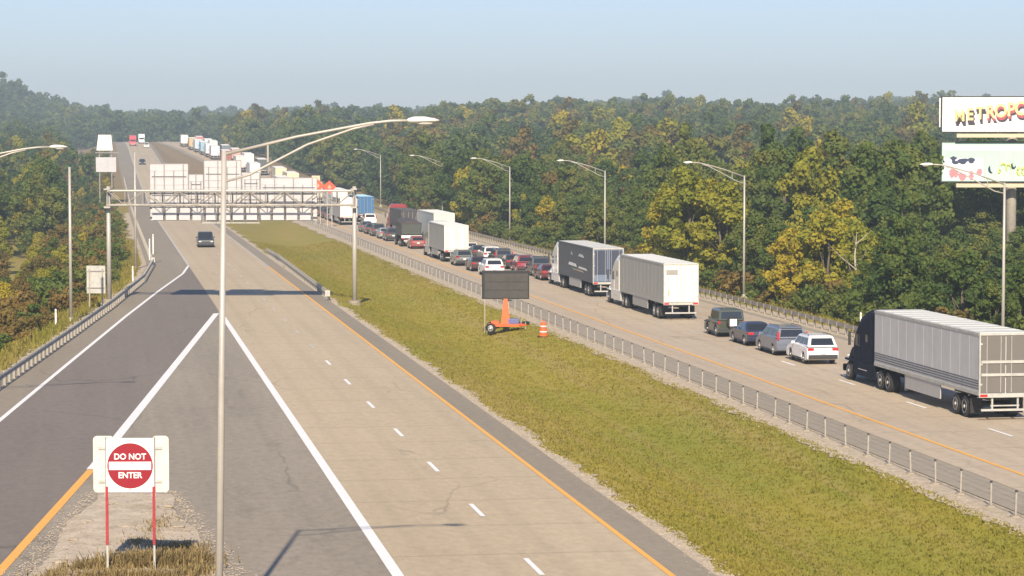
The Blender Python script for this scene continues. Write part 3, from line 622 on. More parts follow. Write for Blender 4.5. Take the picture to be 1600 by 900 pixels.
def grimy(c):       # trailer skin with rain streaks and road dirt
    k = ('grimy', c)
    if k in PAINT: return PAINT[k]
    m = bpy.data.materials.new('trailer_skin'); m.use_nodes = True; g = NG(m); g.b.inputs['Roughness'].default_value = .5
    a = g.ramp(g.noise(g.coord(0, (2.2, 2.2, .18)), 1.6, 6, .7), [(.42, (0, 0, 0)), (.75, (1, 1, 1))]); b = g.ramp(g.noise(g.coord(0, (.5, .5, .8)), 1.0, 5, .6), [(.45, (0, 0, 0)), (.7, (1, 1, 1))])
    col = g.mix(g.math('MULTIPLY', a, .30), c, tuple(x * .55 + .03 for x in c)); col = g.mix(g.math('MULTIPLY', b, .22), col, tuple(x * .6 + .03 for x in c))
    g.link(col, g.b.inputs['Base Color']); PAINT[k] = m; return m
# ------------------------------------------------------------------ vehicles (local +Y is forward, y=0 the rear bumper)
def bil(q, u, v):
    a = Vector(q[0]).lerp(Vector(q[1]), u); b = Vector(q[3]).lerp(Vector(q[2]), u); return a.lerp(b, v)
def sub(q, u0, u1, v0, v1): return [bil(q, u0, v0), bil(q, u1, v0), bil(q, u1, v1), bil(q, u0, v1)]
def car(kind, color, label, cat, loc, rz, group=None, rx=0.0, lit=False, name=None, spare=None, far=False):
    S = {'suv': dict(L=4.65, W=.94, zb=1.05, H=1.68, rear=[(0, .45), (-.0, .72), (.06, .98)], hood=1.25, hz=1.02, gy0=.10, gy0r=.42, gy1=3.40, gy1r=2.65, r=.36),
         'minivan': dict(L=5.05, W=.98, zb=1.08, H=1.74, rear=[(0, .45), (0, .75), (.04, 1.03)], hood=1.0, hz=1.02, gy0=.08, gy0r=.30, gy1=4.05, gy1r=3.10, r=.35),
         'sedan': dict(L=4.75, W=.91, zb=.96, H=1.44, rear=[(0, .42), (0, .72), (.05, .94), (.12, .98)], hood=1.3, hz=.92, gy0=.62, gy0r=1.25, gy1=3.35, gy1r=2.60, r=.33),
         'jeep': dict(L=4.2, W=.92, zb=1.12, H=1.84, rear=[(.25, .5), (.25, .8), (.26, 1.08)], hood=1.45, hz=1.10, gy0=.28, gy0r=.36, gy1=2.80, gy1r=2.50, r=.41),
         'pickup': dict(L=5.6, W=.98, zb=1.12, H=1.86, rear=[(0, .55), (0, .85), (.02, 1.12)], hood=1.4, hz=1.14, gy0=2.0, gy0r=2.2, gy1=4.15, gy1r=3.55, r=.40),
         'hatch': dict(L=4.2, W=.89, zb=.98, H=1.52, rear=[(0, .42), (0, .72), (.06, .95)], hood=1.05, hz=.94, gy0=.12, gy0r=.5, gy1=3.2, gy1r=2.35, r=.32)}[kind]
    L, W, zb, H, r_ = S['L'], S['W'], S['zb'], S['H'], S['r']; P = paint(color)
    t = thing(name or {'suv': 'suv', 'minivan': 'minivan', 'sedan': 'car', 'jeep': 'off_road_car', 'pickup': 'pickup_truck', 'hatch': 'car'}[kind], label, cat, loc, rz, group, rx)
    rw, fw = .95 if kind != 'pickup' else 1.25, L - .92; ra = r_ + .06
    prof = list(S['rear']) + [(rw + .6, zb + .02), (S['gy1'] - .05, zb)]
    hs = L - S['hood']
    prof += [(hs + .15, S['hz']), (L - .45, S['hz'] - .10), (L - .12, S['hz'] - .26), (L - .01, .62), (L, .38), (L - .08, .24)]
    def arch(c): return [(c + ra * math.cos(a), r_ + ra * math.sin(a)) for a in [math.radians(v) for v in (-18, 15, 45, 75, 105, 135, 165, 198)]]
    prof += arch(fw) + arch(rw) + [(.25, .30), (.04, .33)]
    cy = sum(p[0] for p in prof) / len(prof); cz = .62
    ins = [(p[0] + (cy - p[0]) * .025, p[1] + (cz - p[1]) * .07) for p in prof]
    def ring(x, pr): return [(x, a, b) for a, b in pr]
    lowin = [(a + (cy - a) * .004, b) for a, b in prof]
    b = MB(); b.loft([ring(-W + .0, ins), ring(-W + .03, [((p[0] + q[0]) / 2, (p[1] + q[1]) / 2) for p, q in zip(ins, prof)]), ring(-W + .10, prof), ring(W - .10, prof), ring(W - .03, [((p[0] + q[0]) / 2, (p[1] + q[1]) / 2) for p, q in zip(ins, prof)]), ring(W, ins)]); body = b.build('body', P, t)
    # greenhouse
    wb, wr = W - .05, W - (.22 if kind not in ('jeep', 'pickup') else .12); y0, y0r, y1, y1r = S['gy0'], S['gy0r'], S['gy1'], S['gy1r']; zr = H - .07
    base = [(-wb, y0, zb - .02), (wb, y0, zb - .02), (wb, y1, zb - .04), (-wb, y1, zb - .04)]; top = [(-wr, y0r, zr), (wr, y0r, zr), (wr, y1r, zr), (-wr, y1r, zr)]
    cap = [(-wr + .12, y0r + .14, H), (wr - .12, y0r + .14, H), (wr - .12, y1r - .2, H), (-wr + .12, y1r - .2, H)]
    g = MB(); g.loft([base, top, cap]); roof = g.build('cabin', P, t); bevel(roof, .035, 2, 20)
    q = [base[0], base[1], top[1], top[0]]; MB().pane(sub(q, .09, .91, .18, .86)).build('rear_window', M['glass'], roof)
    q = [base[2], base[3], top[3], top[2]]; MB().pane(sub(q, .06, .94, .10, .90)).build('windshield', M['glass'], roof)
    for sgn in (-1, 1):
        q = [base[3], base[0], top[0], top[3]] if sgn < 0 else [base[1], base[2], top[2], top[1]]
        cuts = {'sedan': (.10, .50, .90), 'suv': (.05, .34, .62, .95), 'minivan': (.05, .34, .66, .95), 'jeep': (.06, .5, .93), 'pickup': (.08, .5, .92), 'hatch': (.05, .42, .9)}[kind]
        if sgn < 0: cuts = tuple(1 - c for c in cuts)[::-1]
        for c0, c1 in zip(cuts, cuts[1:]): MB().pane(sub(q, c0 + .015, c1 - .015, .20, .86)).build('side_window', M['glass'], roof)
    if kind in ('suv', 'minivan') :
        for sgn in (-1, 1): MB().tube([(sgn * (wr - .06), y0r + .3, H + .0), (sgn * (wr - .06), y0r + .4, H + .05), (sgn * (wr - .06), y1r - .4, H + .05), (sgn * (wr - .06), y1r - .25, H)], .018, 6).build('roof_rail', M['plastic'], t)
        q = MB(); q.box((0, y0r + .02, zr + .03), (wr * 1.7, .22, .04)); bevel(q.build('spoiler', P, t), .012)
    # wheels
    for y in (rw, fw):
        for sgn in (-1, 1): wheel(t, sgn * (W - .13), y, r_, .22, sgn)
    yb = S['rear'][0][0]
    b = MB(); b.box((0, yb - .0, .47), (W * 1.86, .12, .24)); bm = bevel(b.build('rear_bumper', M['plastic'] if kind in ('suv', 'jeep', 'pickup') else P, t), .03)
    b = MB(); b.box((0, L - .04, .42), (W * 1.84, .14, .26)); bevel(b.build('front_bumper', M['plastic'] if kind in ('jeep',) else P, t), .03)
    b = MB(); b.box((0, L - .04, .66), (W * 1.1, .06, .16)); b.build('grille', M['plastic'], t)
    for sgn in (-1, 1):
        zl = zb - .14 if kind != 'minivan' else zb + .15; hl = {'suv': .14, 'sedan': .15, 'minivan': .5, 'jeep': .2, 'pickup': .4, 'hatch': .2}[kind]; wl = {'suv': .36, 'sedan': .38, 'minivan': .13, 'jeep': .14, 'pickup': .14, 'hatch': .24}[kind]
        b = MB(); b.box((sgn * (W - .03 - wl / 2), yb + .02, zl), (wl, .09, hl)); bevel(b.build('tail_light', M['tail_lit'] if lit else M['tail'], t), .015)
        b = MB(); b.box((sgn * (W - .27), L - .11, .72), (.36, .12, .14)); bevel(b.build('headlight', M['head'], t), .02)
        b = MB(); b.box((sgn * (W + .08), y1 - .55, zb + .08), (.20, .12, .15)); bevel(b.build('mirror', P, t), .03)
        b = MB(); b.box((sgn * (W - .0), L / 2, .30), (.05, L - 2.7, .1)); b.build('sill', M['plastic'], t)
        for yd in ((y0 + y1) / 2, ):
            MB().box((sgn * (W + .005), yd - .25, zb - .16), (.03, .16, .03)).build('door_handle', P, t)
    b = MB(); b.box((0, yb - .035, .72 if kind != 'jeep' else .6), (.32, .02, .16)); b.build('number_plate', M['plate'], t)
    if kind == 'jeep':
        s = MB(); s.loft([[(.02 + q * math.cos(a), yy, .98 + q * math.sin(a)) for a in [2 * PI * i / 24 for i in range(24)]] for yy, q in ((.24, .37), (.02, .40), (-.03, .36))][::-1]); s.build('spare_wheel', M['black'], t)
        s = MB(); s.box((.05, -.04, .98), (.48, .03, .48)); bevel(s.build('spare_cover', M['white'], t), .05)
        for sgn in (-1, 1):
            for y in (rw, fw): s = MB(); s.box((sgn * (W + .03), y, 2 * r_ + .06), (.2, .95, .06)); bevel(s.build('wheel_flare', M['plastic'], t), .02)
    if kind == 'pickup':
        s = MB(); s.box((0, 1.0, 1.125), (1.6, 1.7, .03)); s.build('load_bed', M['plastic'], t)
    return t
def semi(y_rear, lane, trailer, tractor, label, ribs=False, rear='plain', rear_col=None, length=16.1, kw_side=None, dy=0.0, roof=None, xoff=0.0, simple=False, cab_z=1.0, height=4.1):
    x = lane(y_rear) + xoff; t = thing('semi_truck', label, 'truck', (x, y_rear, h(y_rear + 8) * .5 + h(y_rear) * .5 + .012), RZ, None, slope(y_rear + 8))
    PT, PC = grimy(trailer), paint(tractor, .65 if sum(tractor) < .2 else .35, 0.0 if sum(tractor) < .2 else .3, spec=.06 if sum(tractor) < .2 else .5); W = 1.29; z0, z1, L = 1.22, height, length
    b = MB(); b.box((0, L / 2, (z0 + z1) / 2), (2 * W, L, z1 - z0)); body = bevel(b.build('trailer_body', PT, t), .03)
    PR = paint(roof or (.62, .62, .57), .6, .0); b = MB(); b.box((0, L / 2, z1 + .012), (2 * W - .12, L - .12, .03)); b.build('trailer_roof', PR, body)
    for i in range(1, 11): MB().box((0, L * i / 11, z1 + .032), (2 * W - .2, .05, .02)).build('roof_bow', PR, body)
    for sgn in (-1, 1):
        for zz, hh in ((z1 - .06, .12), (z0 + .06, .16)): b = MB(); b.box((sgn * (W + .008), L / 2, zz), (.03, L, hh)); b.build('side_rail', M['galv'] if ribs else PT, body)
        if ribs:
            for zz in (z0 + .30, z0 + .42, z0 + .54, z0 + .66): MB().box((sgn * (W + .006), L / 2, zz), (.022, L - .1, .035)).build('black_strip', M['plastic'], body)
        for i in range(1, 12 if not simple else 1):
            MB().box((sgn * (W + .002), L * i / 12, (z0 + z1) / 2), (.006, .03, z1 - z0 - .35)).build('side_seam', PT, body)
    PRc = grimy(rear_col or trailer)
    for sgn in (-1, 1):
        b = MB(); b.box((sgn * W * .49, -.03, (z0 + z1) / 2), (W * .94, .05, z1 - z0 - .22)); d = bevel(b.build('rear_door', PRc, t), .012)
        for xx in (sgn * W * .2, sgn * W * .72): MB().tube([(xx, -.075, z0 + .12), (xx, -.075, z1 - .14)], .018, 6).build('lock_rod', M['galv'] , d)
        for zz in (z0 + .5, (z0 + z1) / 2, z1 - .5): MB().box((sgn * W * .95, -.07, zz), (.16, .03, .08)).build('hinge', M['galv'], d)
        b = MB(); b.box((sgn * (W - .02), -.045, (z0 + z1) / 2), (.07, .09, z1 - z0)); b.build('corner_post', M['galv'] if rear != 'plain' else PRc, t)
        b = MB(); b.box((sgn * (W - .22), -.06, z0 - .02), (.36, .05, .12)); b.build('tail_light', M['tail'], t)
        b = MB(); b.box((sgn * (W - .30), 1.15, .62), (.60, .03, .72)); b.build('mud_flap', M['black'], t)
    b = MB(); b.box((0, -.045, z1 - .05), (2 * W, .08, .1)); b.build('rear_header', M['galv'] if rear != 'plain' else PRc, t)
    b = MB(); b.box((0, -.04, z0 - .02), (2 * W, .08, .18)); b.build('rear_sill', M['galv'], t)
    if rear == 'bars':
        for zz in (z0 + 1.55, z0 + .95): b = MB(); b.box((0, -.09, zz), (2 * W - .15, .04, .13)); b.build('door_bar', M['galv'], t)
    if rear == 'vent':
        b = MB(); b.box((-.68, -.065, z1 - .62), (.85, .03, .36)); b.build('vent', paint((.30, .29, .26), .6, 0), t); b = MB(); b.box((-.92, -.062, z0 + .75), (.16, .02, .38)); b.build('decal', paint((.5, .42, .3), .6, 0), t)
    if rear == 'panel':
        for sgn in (-1, 1): b = MB(); b.box((sgn * W * .49, -.075, z0 + 1.7), (W * .78, .02, 2.0)); b.build('door_panel', paint((.05, .058, .085), .4, .2), t)
    u = MB(); u.box((0, .05, .52), (2.3, .09, .10)); 
    for xx in (-.62, .62): u.box((xx, .05, .83), (.08, .08, .6))
    if rear == 'bars': u.box((0, .05, .72), (1.4, .06, .06))
    u.build('underride_guard', M['galv'], t)
    b = MB(); b.box((0, 3.2, 1.0), (1.1, 4.6, .22)); b.box((0, 2.0, .55), (1.9, .14, .14)); b.box((0, 3.25, .55), (1.9, .14, .14)); b.build('axle_frame', M['plastic'], t)
    for y in (2.0, 3.28):
        for sgn in (-1, 1): wheel(t, sgn * (W - .30), y, .51, .56, sgn)
    for sgn in (-1, 1):
        b = MB(); b.box((sgn * (W - .04), 8.2, .86), (.05, 5.4, .72)); b.build('side_skirt', paint((.42, .41, .38), .5, .1) if kw_side is None else PT, t)
    b = MB(); b.box((-.8, 12.2, .75), (.14, .14, 1.0)); b.box((.8, 12.2, .75), (.14, .14, 1.0)); b.build('landing_gear', M['galv'], t)
    # tractor
    yc = L + .85
    b = MB(); b.box((0, yc - 1.6, .88), (.9, 6.2, .26)); b.build('tractor_frame', M['plastic'], t)
    for y in (yc - 3.1, yc - 1.8):
        for sgn in (-1, 1): wheel(t, sgn * (W - .30), y, .51, .56, sgn)
    for sgn in (-1, 1): wheel(t, sgn * (W - .20), yc + 3.9, .51, .34, sgn)
    cw = 1.22; cb = MB()
    def sec(y, zt_, zb_=.75, ww=cw): return [(-ww, y, zb_), (ww, y, zb_), (ww, y, zt_ - .5), (ww - .12, y, zt_ - .12), (ww - .4, y, zt_), (-ww + .4, y, zt_), (-ww + .12, y, zt_ - .12), (-ww, y, zt_ - .5)]
    cb.loft([sec(yc, 4.0 * cab_z), sec(yc + .9, 4.02 * cab_z), sec(yc + 2.2, 3.55), sec(yc + 3.0, 2.85), sec(yc + 3.5, 1.98, .75, 1.12)]); cab = cb.build('cab', PC, t)
    hb = MB(); hb.loft([sec(yc + 3.3, 2.05, .8, 1.1), sec(yc + 4.4, 1.85, .7, 1.02), sec(yc + 5.0, 1.62, .6, .92), sec(yc + 5.2, 1.3, .55, .85)]); hb.build('hood', PC, t)
    b = MB(); b.box((0, yc + 5.15, .58), (2.35, .28, .38)); bevel(b.build('bumper', PC, t), .05)
    b = MB(); b.box((0, yc + 5.2, 1.15), (1.2, .06, .65)); b.build('grille', M['chrome'], t)
    MB().pane([(-1.0, yc + 3.42, 2.12), (1.0, yc + 3.42, 2.12), (.95, yc + 3.02, 2.82), (-.95, yc + 3.02, 2.82)][::-1], .02).build('windshield', M['glass'], cab)
    for sgn in (-1, 1):
        MB().box((sgn * (cw + .0), yc + 2.35, 2.3), (.03, .8, .62)).build('side_window', M['glass'], cab)
        MB().box((sgn * (cw + .0), yc + .75, 2.5), (.03, .35, .4)).build('sleeper_window', M['glass'], cab)
        MB().box((sgn * (cw + .005), yc + 2.35, 1.5), (.02, 1.05, .9)).build('door', PC, cab)
        b = MB(); b.box((sgn * (cw + .28), yc + 2.95, 2.35), (.12, .14, .75)); b.tube([(sgn * cw, yc + 2.9, 2.65), (sgn * (cw + .28), yc + 2.95, 2.65)], .025, 6); b.build('mirror', M['plastic'], t)
        b = MB(); b.tube([(sgn * .98, yc + .5, .78), (sgn * .98, yc + 2.1, .78)], .30, 14); b.build('fuel_tank', M['chrome'] if sgn < 0 else M['plastic'], t)
        b = MB(); b.box((sgn * (cw + .02), yc + .95, .82), (.07, 3.9, .78)); bevel(b.build('chassis_fairing', PC, t), .02)
        b = MB(); b.box((sgn * (W - .2), yc + 3.9, 1.12), (.42, 1.25, .12)); bevel(b.build('fender', PC, t), .04)
        b = MB(); b.box((sgn * .82, yc + 5.12, 1.15), (.3, .12, .26)); b.build('headlight', M['head'], t)
        b = MB(); b.box((sgn * (cw - .06), yc - .35, 2.4), (.05, .7, 2.9)); b.build('side_fairing', PC, t)
    return t

LL = lambda y: xYR(y) + .62 + 1.29      # centre line of the left queue lane
LR = lambda y: xYR(y) + 4.75 + 1.29
def rcar(kind, color, y, lane, label, cat='car', xo=0.0, **kw):
    x = (LL if lane == 'L' else LR)(y) - .25 + xo; return car(kind, color, label, cat, (x, y, h(y) + .012), RZ, 'vehicles queuing on the right carriageway', slope(y), **kw)
# right lane, near to far
semi(116.8, LR, (.56, .555, .54), (.010, .012, .026), 'near semi truck with long silver trailer and black sleeper cab', ribs=True, rear='bars', rear_col=(.15, .138, .12), roof=(.60, .60, .54))
rcar('suv', (.80, .80, .78), 146.2, 'R', 'white suv directly in front of the near black semi cab', 'suv', xo=.15)
rcar('minivan', (.14, .155, .19), 152.2, 'R', 'blue grey minivan directly ahead of the white suv', 'minivan', lit=True)
rcar('sedan', (.025, .032, .06), 159.4, 'R', 'dark blue car between the minivan and the off-road car', lit=True)
rcar('jeep', (.055, .065, .045), 166.8, 'R', 'dark green off-road car with white spare wheel cover', 'off-road car')
semi(182.9, LR, (.40, .385, .34), (.70, .68, .60), 'white box semi trailer with small grey vent on its rear door', rear='vent', rear_col=(.82, .78, .66), kw_side=1, length=15.6)  # white trailer: side colour greyed to put its shade in, rear doors kept light
tt = semi(209.4, LR, (.07, .075, .085), (.75, .74, .70), 'charcoal semi trailer with blue grey panelled rear doors', rear='panel', rear_col=(.15, .19, .27), roof=(.5, .5, .46))
for (yy, zz, l_, hh, c) in ((4.5, 2.2, 4.2, .22, (.75, .75, .7)), (6.5, 1.95, 5.0, .14, (.7, .45, .3)), (9.2, 2.35, 4.0, .3, (.8, .8, .75)), (5.2, 3.25, 2.6, .28, (.6, .62, .58)), (9.6, 3.3, 1.2, .3, (.35, .4, .33)), (8.2, 2.0, 3.0, .12, (.15, .4, .2))):
    MB().loft([[(-1.30, yy - l_ / 2, zz - hh / 2), (-1.30, yy + l_ / 2, zz - hh / 2 + .05), (-1.30, yy + l_ / 2 - .5, zz + hh / 2), (-1.30, yy - l_ / 2 + .6, zz + hh / 2 - .05)], [(-1.312, yy - l_ / 2, zz - hh / 2), (-1.312, yy + l_ / 2, zz - hh / 2 + .05), (-1.312, yy + l_ / 2 - .5, zz + hh / 2), (-1.312, yy - l_ / 2 + .6, zz + hh / 2 - .05)]]).build('side_decal', paint(c, .5, 0), tt)
rcar('sedan', (.10, .02, .018), 234.5, 'R', 'maroon car just ahead of the charcoal semi, brake lights on', lit=True)
rcar('pickup', (.03, .035, .03), 241.0, 'R', 'black pickup ahead of the maroon car beside the right shoulder', 'pickup truck', xo=.5)
rcar('suv', (.22, .03, .045), 248.5, 'R', 'crimson suv behind the message board next to the white car', 'suv', lit=True)
rcar('sedan', (.04, .04, .045), 255.5, 'R', 'charcoal car ahead of the crimson suv')
rcar('minivan', (.06, .055, .05), 262.5, 'R', 'dark grey minivan between two cars beyond the crimson suv', 'minivan')
rcar('suv', (.72, .72, .68), 270.5, 'R', 'white suv ahead of the dark grey minivan, right of the box truck', 'suv')
rcar('sedan', (.05, .05, .055), 278.5, 'R', 'black car ahead of the far white suv, right of the box truck')
rcar('hatch', (.55, .50, .40), 286, 'R', 'beige small car right of the white box truck')
rcar('sedan', (.2, .2, .2), 293.5, 'R', 'grey car ahead of the beige small car')
semi(310.7, LR, (.55, .57, .52), (.3, .3, .32), 'pale trailer whose roof shows above the white box truck', rear_col=(.6, .6, .54), simple=True)
semi(345, LR, (.06, .05, .048), (.30, .03, .03), 'dark brown semi trailer with a red cab beside two cars', rear_col=(.05, .045, .045), simple=True, height=3.5, roof=(.08, .07, .065), length=14)
rcar('minivan', (.8, .8, .76), 391, 'R', 'white van left of the dark brown trailer, behind the blue truck', 'van', xo=-.4)
semi(404, LR, (.035, .12, .26), (.1, .3, .5), 'blue semi trailer beyond the gantry right post', rear_col=(.04, .14, .30), simple=True, roof=(.35, .55, .62))
# left lane
rcar('suv', (.82, .82, .80), 242, 'L', 'white suv directly behind the black message board', 'suv')
rcar('sedan', (.055, .03, .025), 251, 'L', 'dark brown car ahead of the white suv behind the message board')
rcar('suv', (.13, .14, .125), 262.2, 'L', 'grey suv directly behind the white box truck', 'suv')
t = semi(270.3, LL, (.42, .405, .36), (.45, .44, .40), 'white box truck in the left lane with bright cream rear doors', rear_col=(.84, .77, .62), kw_side=1, length=13, simple=True, height=3.95)  # shaded side is put into the grey body colour, sunlit rear is coloured lighter
rcar('hatch', (.55, .12, .09), 302.5 - 11, 'L', 'small red car hidden in part by the white box truck', xo=-.35) if False else None
# dump truck with a dark tarp
def dump_truck(y, label):
    x = LL(y); t = thing('dump_truck', label, 'truck', (x, y, h(y) + .012), RZ, None); dk = paint((.05, .045, .042), .6, .1)
    b = MB(); b.loft([[(-1.2, 0, 1.3), (1.2, 0, 1.3), (1.28, -.12, 2.9), (-1.28, -.12, 2.9)], [(-1.2, 5.8, 1.3), (1.2, 5.8, 1.3), (1.28, 5.9, 3.1), (-1.28, 5.9, 3.1)]][::-1]); b.build('dump_bed', dk, t)
    b = MB(); b.box((0, -.10, 2.15), (2.3, .06, 1.2)); b.build('tailgate', paint((.055, .065, .05), .6, .1), t)
    b = MB(); b.loft([[(-1.3, -.1, 2.9), (1.3, -.1, 2.9), (.6, -.1, 3.15), (-.6, -.1, 3.15)], [(-1.3, 5.9, 3.05), (1.3, 5.9, 3.05), (.6, 5.9, 3.4), (-.6, 5.9, 3.4)]][::-1]); b.build('tarp', paint((.07, .06, .055), .9, 0), t)
    b = MB(); b.box((0, -.15, 1.25), (2.5, .22, .32)); b.build('rear_beam', M['white'], t); b = MB(); b.box((-.2, -.1, .75), (1.5, .15, .2)); b.build('underride_guard', M['galv'], t)
    for yy in (1.0, 2.3):
        for s in (-1, 1): wheel(t, s * .95, yy, .51, .56, s)
    for s in (-1, 1): wheel(t, s * 1.05, 7.0, .51, .34, s); b = MB(); b.box((s * 1.0, -.12, 1.02), (.3, .1, .14)); b.build('tail_light', M['tail_lit'], t)
    b = MB(); b.box((0, 3.6, .95), (.9, 7.6, .3)); b.build('chassis', M['plastic'], t)
    b = MB(); b.loft([[(-1.15, 6.1, .8), (1.15, 6.1, .8), (1.1, 6.1, 2.9), (-1.1, 6.1, 2.9)], [(-1.15, 7.4, .8), (1.15, 7.4, .8), (1.05, 7.2, 2.9), (-1.05, 7.2, 2.9)]][::-1]); b.build('cab', dk, t); b = MB(); b.box((0, 7.9, 1.35), (1.9, 1.3, 1.0)); bevel(b.build('hood', dk, t), .1)
dump_truck(310, 'dark dump truck with white rear beam in the left lane')
rcar('hatch', (.24, .06, .045), 303.5, 'L', 'small red car between the dump truck and the white box truck', lit=True, xo=.3)
rcar('suv', (.05, .05, .052), 327, 'L', 'dark suv ahead of the dump truck beside the brown trailer', 'suv')
rcar('sedan', (.30, .30, .29), 335, 'L', 'grey car ahead of the dark suv near the brown trailer')
rcar('suv', (.06, .058, .055), 344, 'L', 'dark suv farther ahead, past the grey car', 'suv')
rcar('sedan', (.04, .04, .04), 352, 'L', 'black car ahead of the second dark suv')
rcar('hatch', (.10, .10, .10), 360, 'L', 'charcoal small car nearest behind the far white semi')
semi(389.5, LL, (.50, .48, .44), (.6, .6, .58), 'white semi trailer seen beyond the gantry right end', rear_col=(.80, .79, .74), simple=True)
for i in range(4): rcar(['sedan', 'suv', 'suv', 'sedan'][i], [(.06, .05, .045), (.03, .03, .03), (.08, .05, .04), (.1, .1, .1)][i], 415 + 8 * i, 'L', ['dark brown car ahead of the white semi beyond the gantry', 'black suv ahead of the white semi beyond the gantry', 'brown suv far ahead of the white semi, near the sign backs', 'dark grey car partly behind the lower gantry signs'][i])
# far vehicles on the rise
far = [(448, 'R', (.7, .7, .66)), (475, 'L', (.3, .3, .3)), (500, 'R', (.65, .62, .55)), (530, 'L', (.7, .7, .68)), (560, 'R', (.72, .64, .42)), (598, 'R', (.70, .62, .42)), (632, 'L', (.75, .75, .72)), (665, 'R', (.08, .09, .09)), (715, 'R', (.82, .82, .80)), (745, 'L', (.32, .10, .08)), (790, 'L', (.70, .70, .74)), (800, 'R', (.15, .17, .2)), (835, 'L', (.30, .48, .60)), (850, 'R', (.75, .72, .70)), (890, 'L', (.55, .42, .2)), (915, 'R', (.5, .2, .2)), (935, 'L', (.82, .82, .78))]
far += [(690, 'L', (.66, .64, .6)), (762, 'R', (.6, .35, .3)), (812, 'L', (.8, .8, .8)), (862, 'L', (.5, .6, .7)), (872, 'R', (.8, .78, .75)), (770, 'L', (.4, .4, .42)) ][:5]
names = ['pale', 'grey', 'beige', 'white', 'cream', 'cream', 'white', 'black', 'bright white', 'dark red', 'lilac white', 'dark slate', 'light blue', 'off white', 'tan', 'dull red', 'white', 'stone coloured', 'brick coloured', 'clean white', 'slate blue', 'chalk white']
wh = ['just beyond the blue semi', 'beyond the gantry in the left lane', 'hidden low behind the gantry signs', 'in the left lane behind the gantry signs', 'above the right gantry sign', 'showing left of the lamp arm strut', 'behind the middle gantry sign', 'darkest one beside the lamp arm', 'nearest bright one beside the orange cab', 'just left of the near lamp pole top', 'left of the near lamp pole on the hill', 'right of the near lamp pole on the hill', 'the blue one on the hill', 'beside the blue one on the hill', 'second from the far end of the hill queue', 'the red one near the hill crest', 'at the hill crest in the left lane', 'behind the near lamp pole top', 'low on the hill in the right lane', 'halfway up the hill in the left lane', 'high on the hill in the left lane', 'high on the hill in the right lane']
for (y, ln, c), nm, wr_ in zip(far, names, wh): semi(y, LL if ln == 'L' else LR, c, random.choice([(.5, .1, .05), (.1, .1, .12), (.6, .6, .58), (.1, .2, .4)]), f'{nm} far semi truck {wr_}', simple=True, length=14.5)
# left carriageway, oncoming
def ocar(kind, color, xc, y, label, cat): car(kind, color, label, cat, (xc - .161 * (y) + 0, y + 2.3, h(y) + .012), RZ + PI, None, -slope(y))
ocar('pickup', (.03, .032, .036), 11.9, 311, 'dark pickup coming down the left carriageway under the gantry', 'pickup truck')
ocar('suv', (.03, .03, .035), 10.8, 750, 'small black suv far up the left carriageway', 'suv')
ocar('minivan', (.78, .80, .72), 15.1, 930, 'white van near the crest of the left carriageway', 'van')
ocar('pickup', (.5, .5, .46), 14.9, 690, 'pale pickup far up the left carriageway', 'pickup truck')
def box_truck(xc, y, c, label):
    t = thing('box_truck', label, 'truck', (xc - .161 * y, y, h(y) + .012), RZ, None, slope(y)); P = paint(c, .5, .1)
    b = MB(); b.box((0, 4, 2.45), (2.5, 7, 2.7)); bevel(b.build('cargo_box', P, t), .05); b = MB(); b.loft([[(-1.1, -.2, .7), (1.1, -.2, .7), (1.0, .3, 2.5), (-1.0, .3, 2.5)], [(-1.15, -1.2, .6), (1.15, -1.2, .6), (1.1, -.9, 1.3), (-1.1, -.9, 1.3)]]); b.box((0, .1, 1.5), (2.2, 1, 1.9)); b.build('cab', P, t)
    MB().box((0, -.45, 2.0), (1.9, .08, .7)).build('windshield', M['glass'], t); b = MB(); b.box((0, 3, .9), (1, 8, .3)); b.build('chassis', M['plastic'], t)
    for yy in (-.3, 5.5):
        for s in (-1, 1): wheel(t, s * 1.0, yy, .48, .4, s)
box_truck(10.7, 950, (.55, .07, .09), 'red box truck cresting the rise on the left carriageway')
box_truck(14.9, 1010, (.62, .68, .70), 'white box truck behind the red one at the crest')
# ------------------------------------------------------------------ vegetation
def leaf_mat(name, stops, trans=0.38):
    m = bpy.data.materials.new(name); m.use_nodes = True; g = NG(m); g.b.inputs['Roughness'].default_value = 0.7; g.b.inputs['Specular IOR Level'].default_value = 0.2
    at = g.n.new('ShaderNodeAttribute'); at.attribute_name = 'tint'; oi = g.n.new('ShaderNodeObjectInfo')
    v = g.math('ADD', g.math('MULTIPLY', at.outputs['Fac'], .55), g.math('MULTIPLY', oi.outputs['Random'], .45))
    c = g.ramp(v, stops); g.link(c, g.b.inputs['Base Color'])
    tr = g.n.new('ShaderNodeBsdfTranslucent'); g.link(c, tr.inputs['Color']); mx = g.n.new('ShaderNodeMixShader'); mx.inputs[0].default_value = trans
    g.link(g.b.outputs[0], mx.inputs[1]); g.link(tr.outputs[0], mx.inputs[2]); g.link(mx.outputs[0], g.n['Material Output'].inputs['Surface']); return m
M['leaf'] = leaf_mat('green_foliage', [(0.1, (.046, .082, .022)), (.35, (.084, .134, .027)), (.6, (.136, .172, .032)), (.85, (.215, .208, .040))])
M['leaf_y'] = leaf_mat('yellow_autumn_foliage', [(0.1, (.17, .20, .022)), (.4, (.28, .28, .028)), (.65, (.38, .32, .03)), (.9, (.48, .36, .035))])
M['leaf_o'] = leaf_mat('brown_autumn_foliage', [(0.1, (.11, .11, .03)), (.4, (.17, .14, .038)), (.7, (.23, .16, .04)), (.9, (.28, .17, .04))])
M['leaf_c'] = leaf_mat('cool_green_foliage', [(0.1, (.038, .072, .026)), (.35, (.060, .102, .032)), (.6, (.085, .128, .036)), (.85, (.125, .155, .042))])
M['bark'] = mat('bark', (.14, .115, .085), .9, noise=.3, nscale=4)
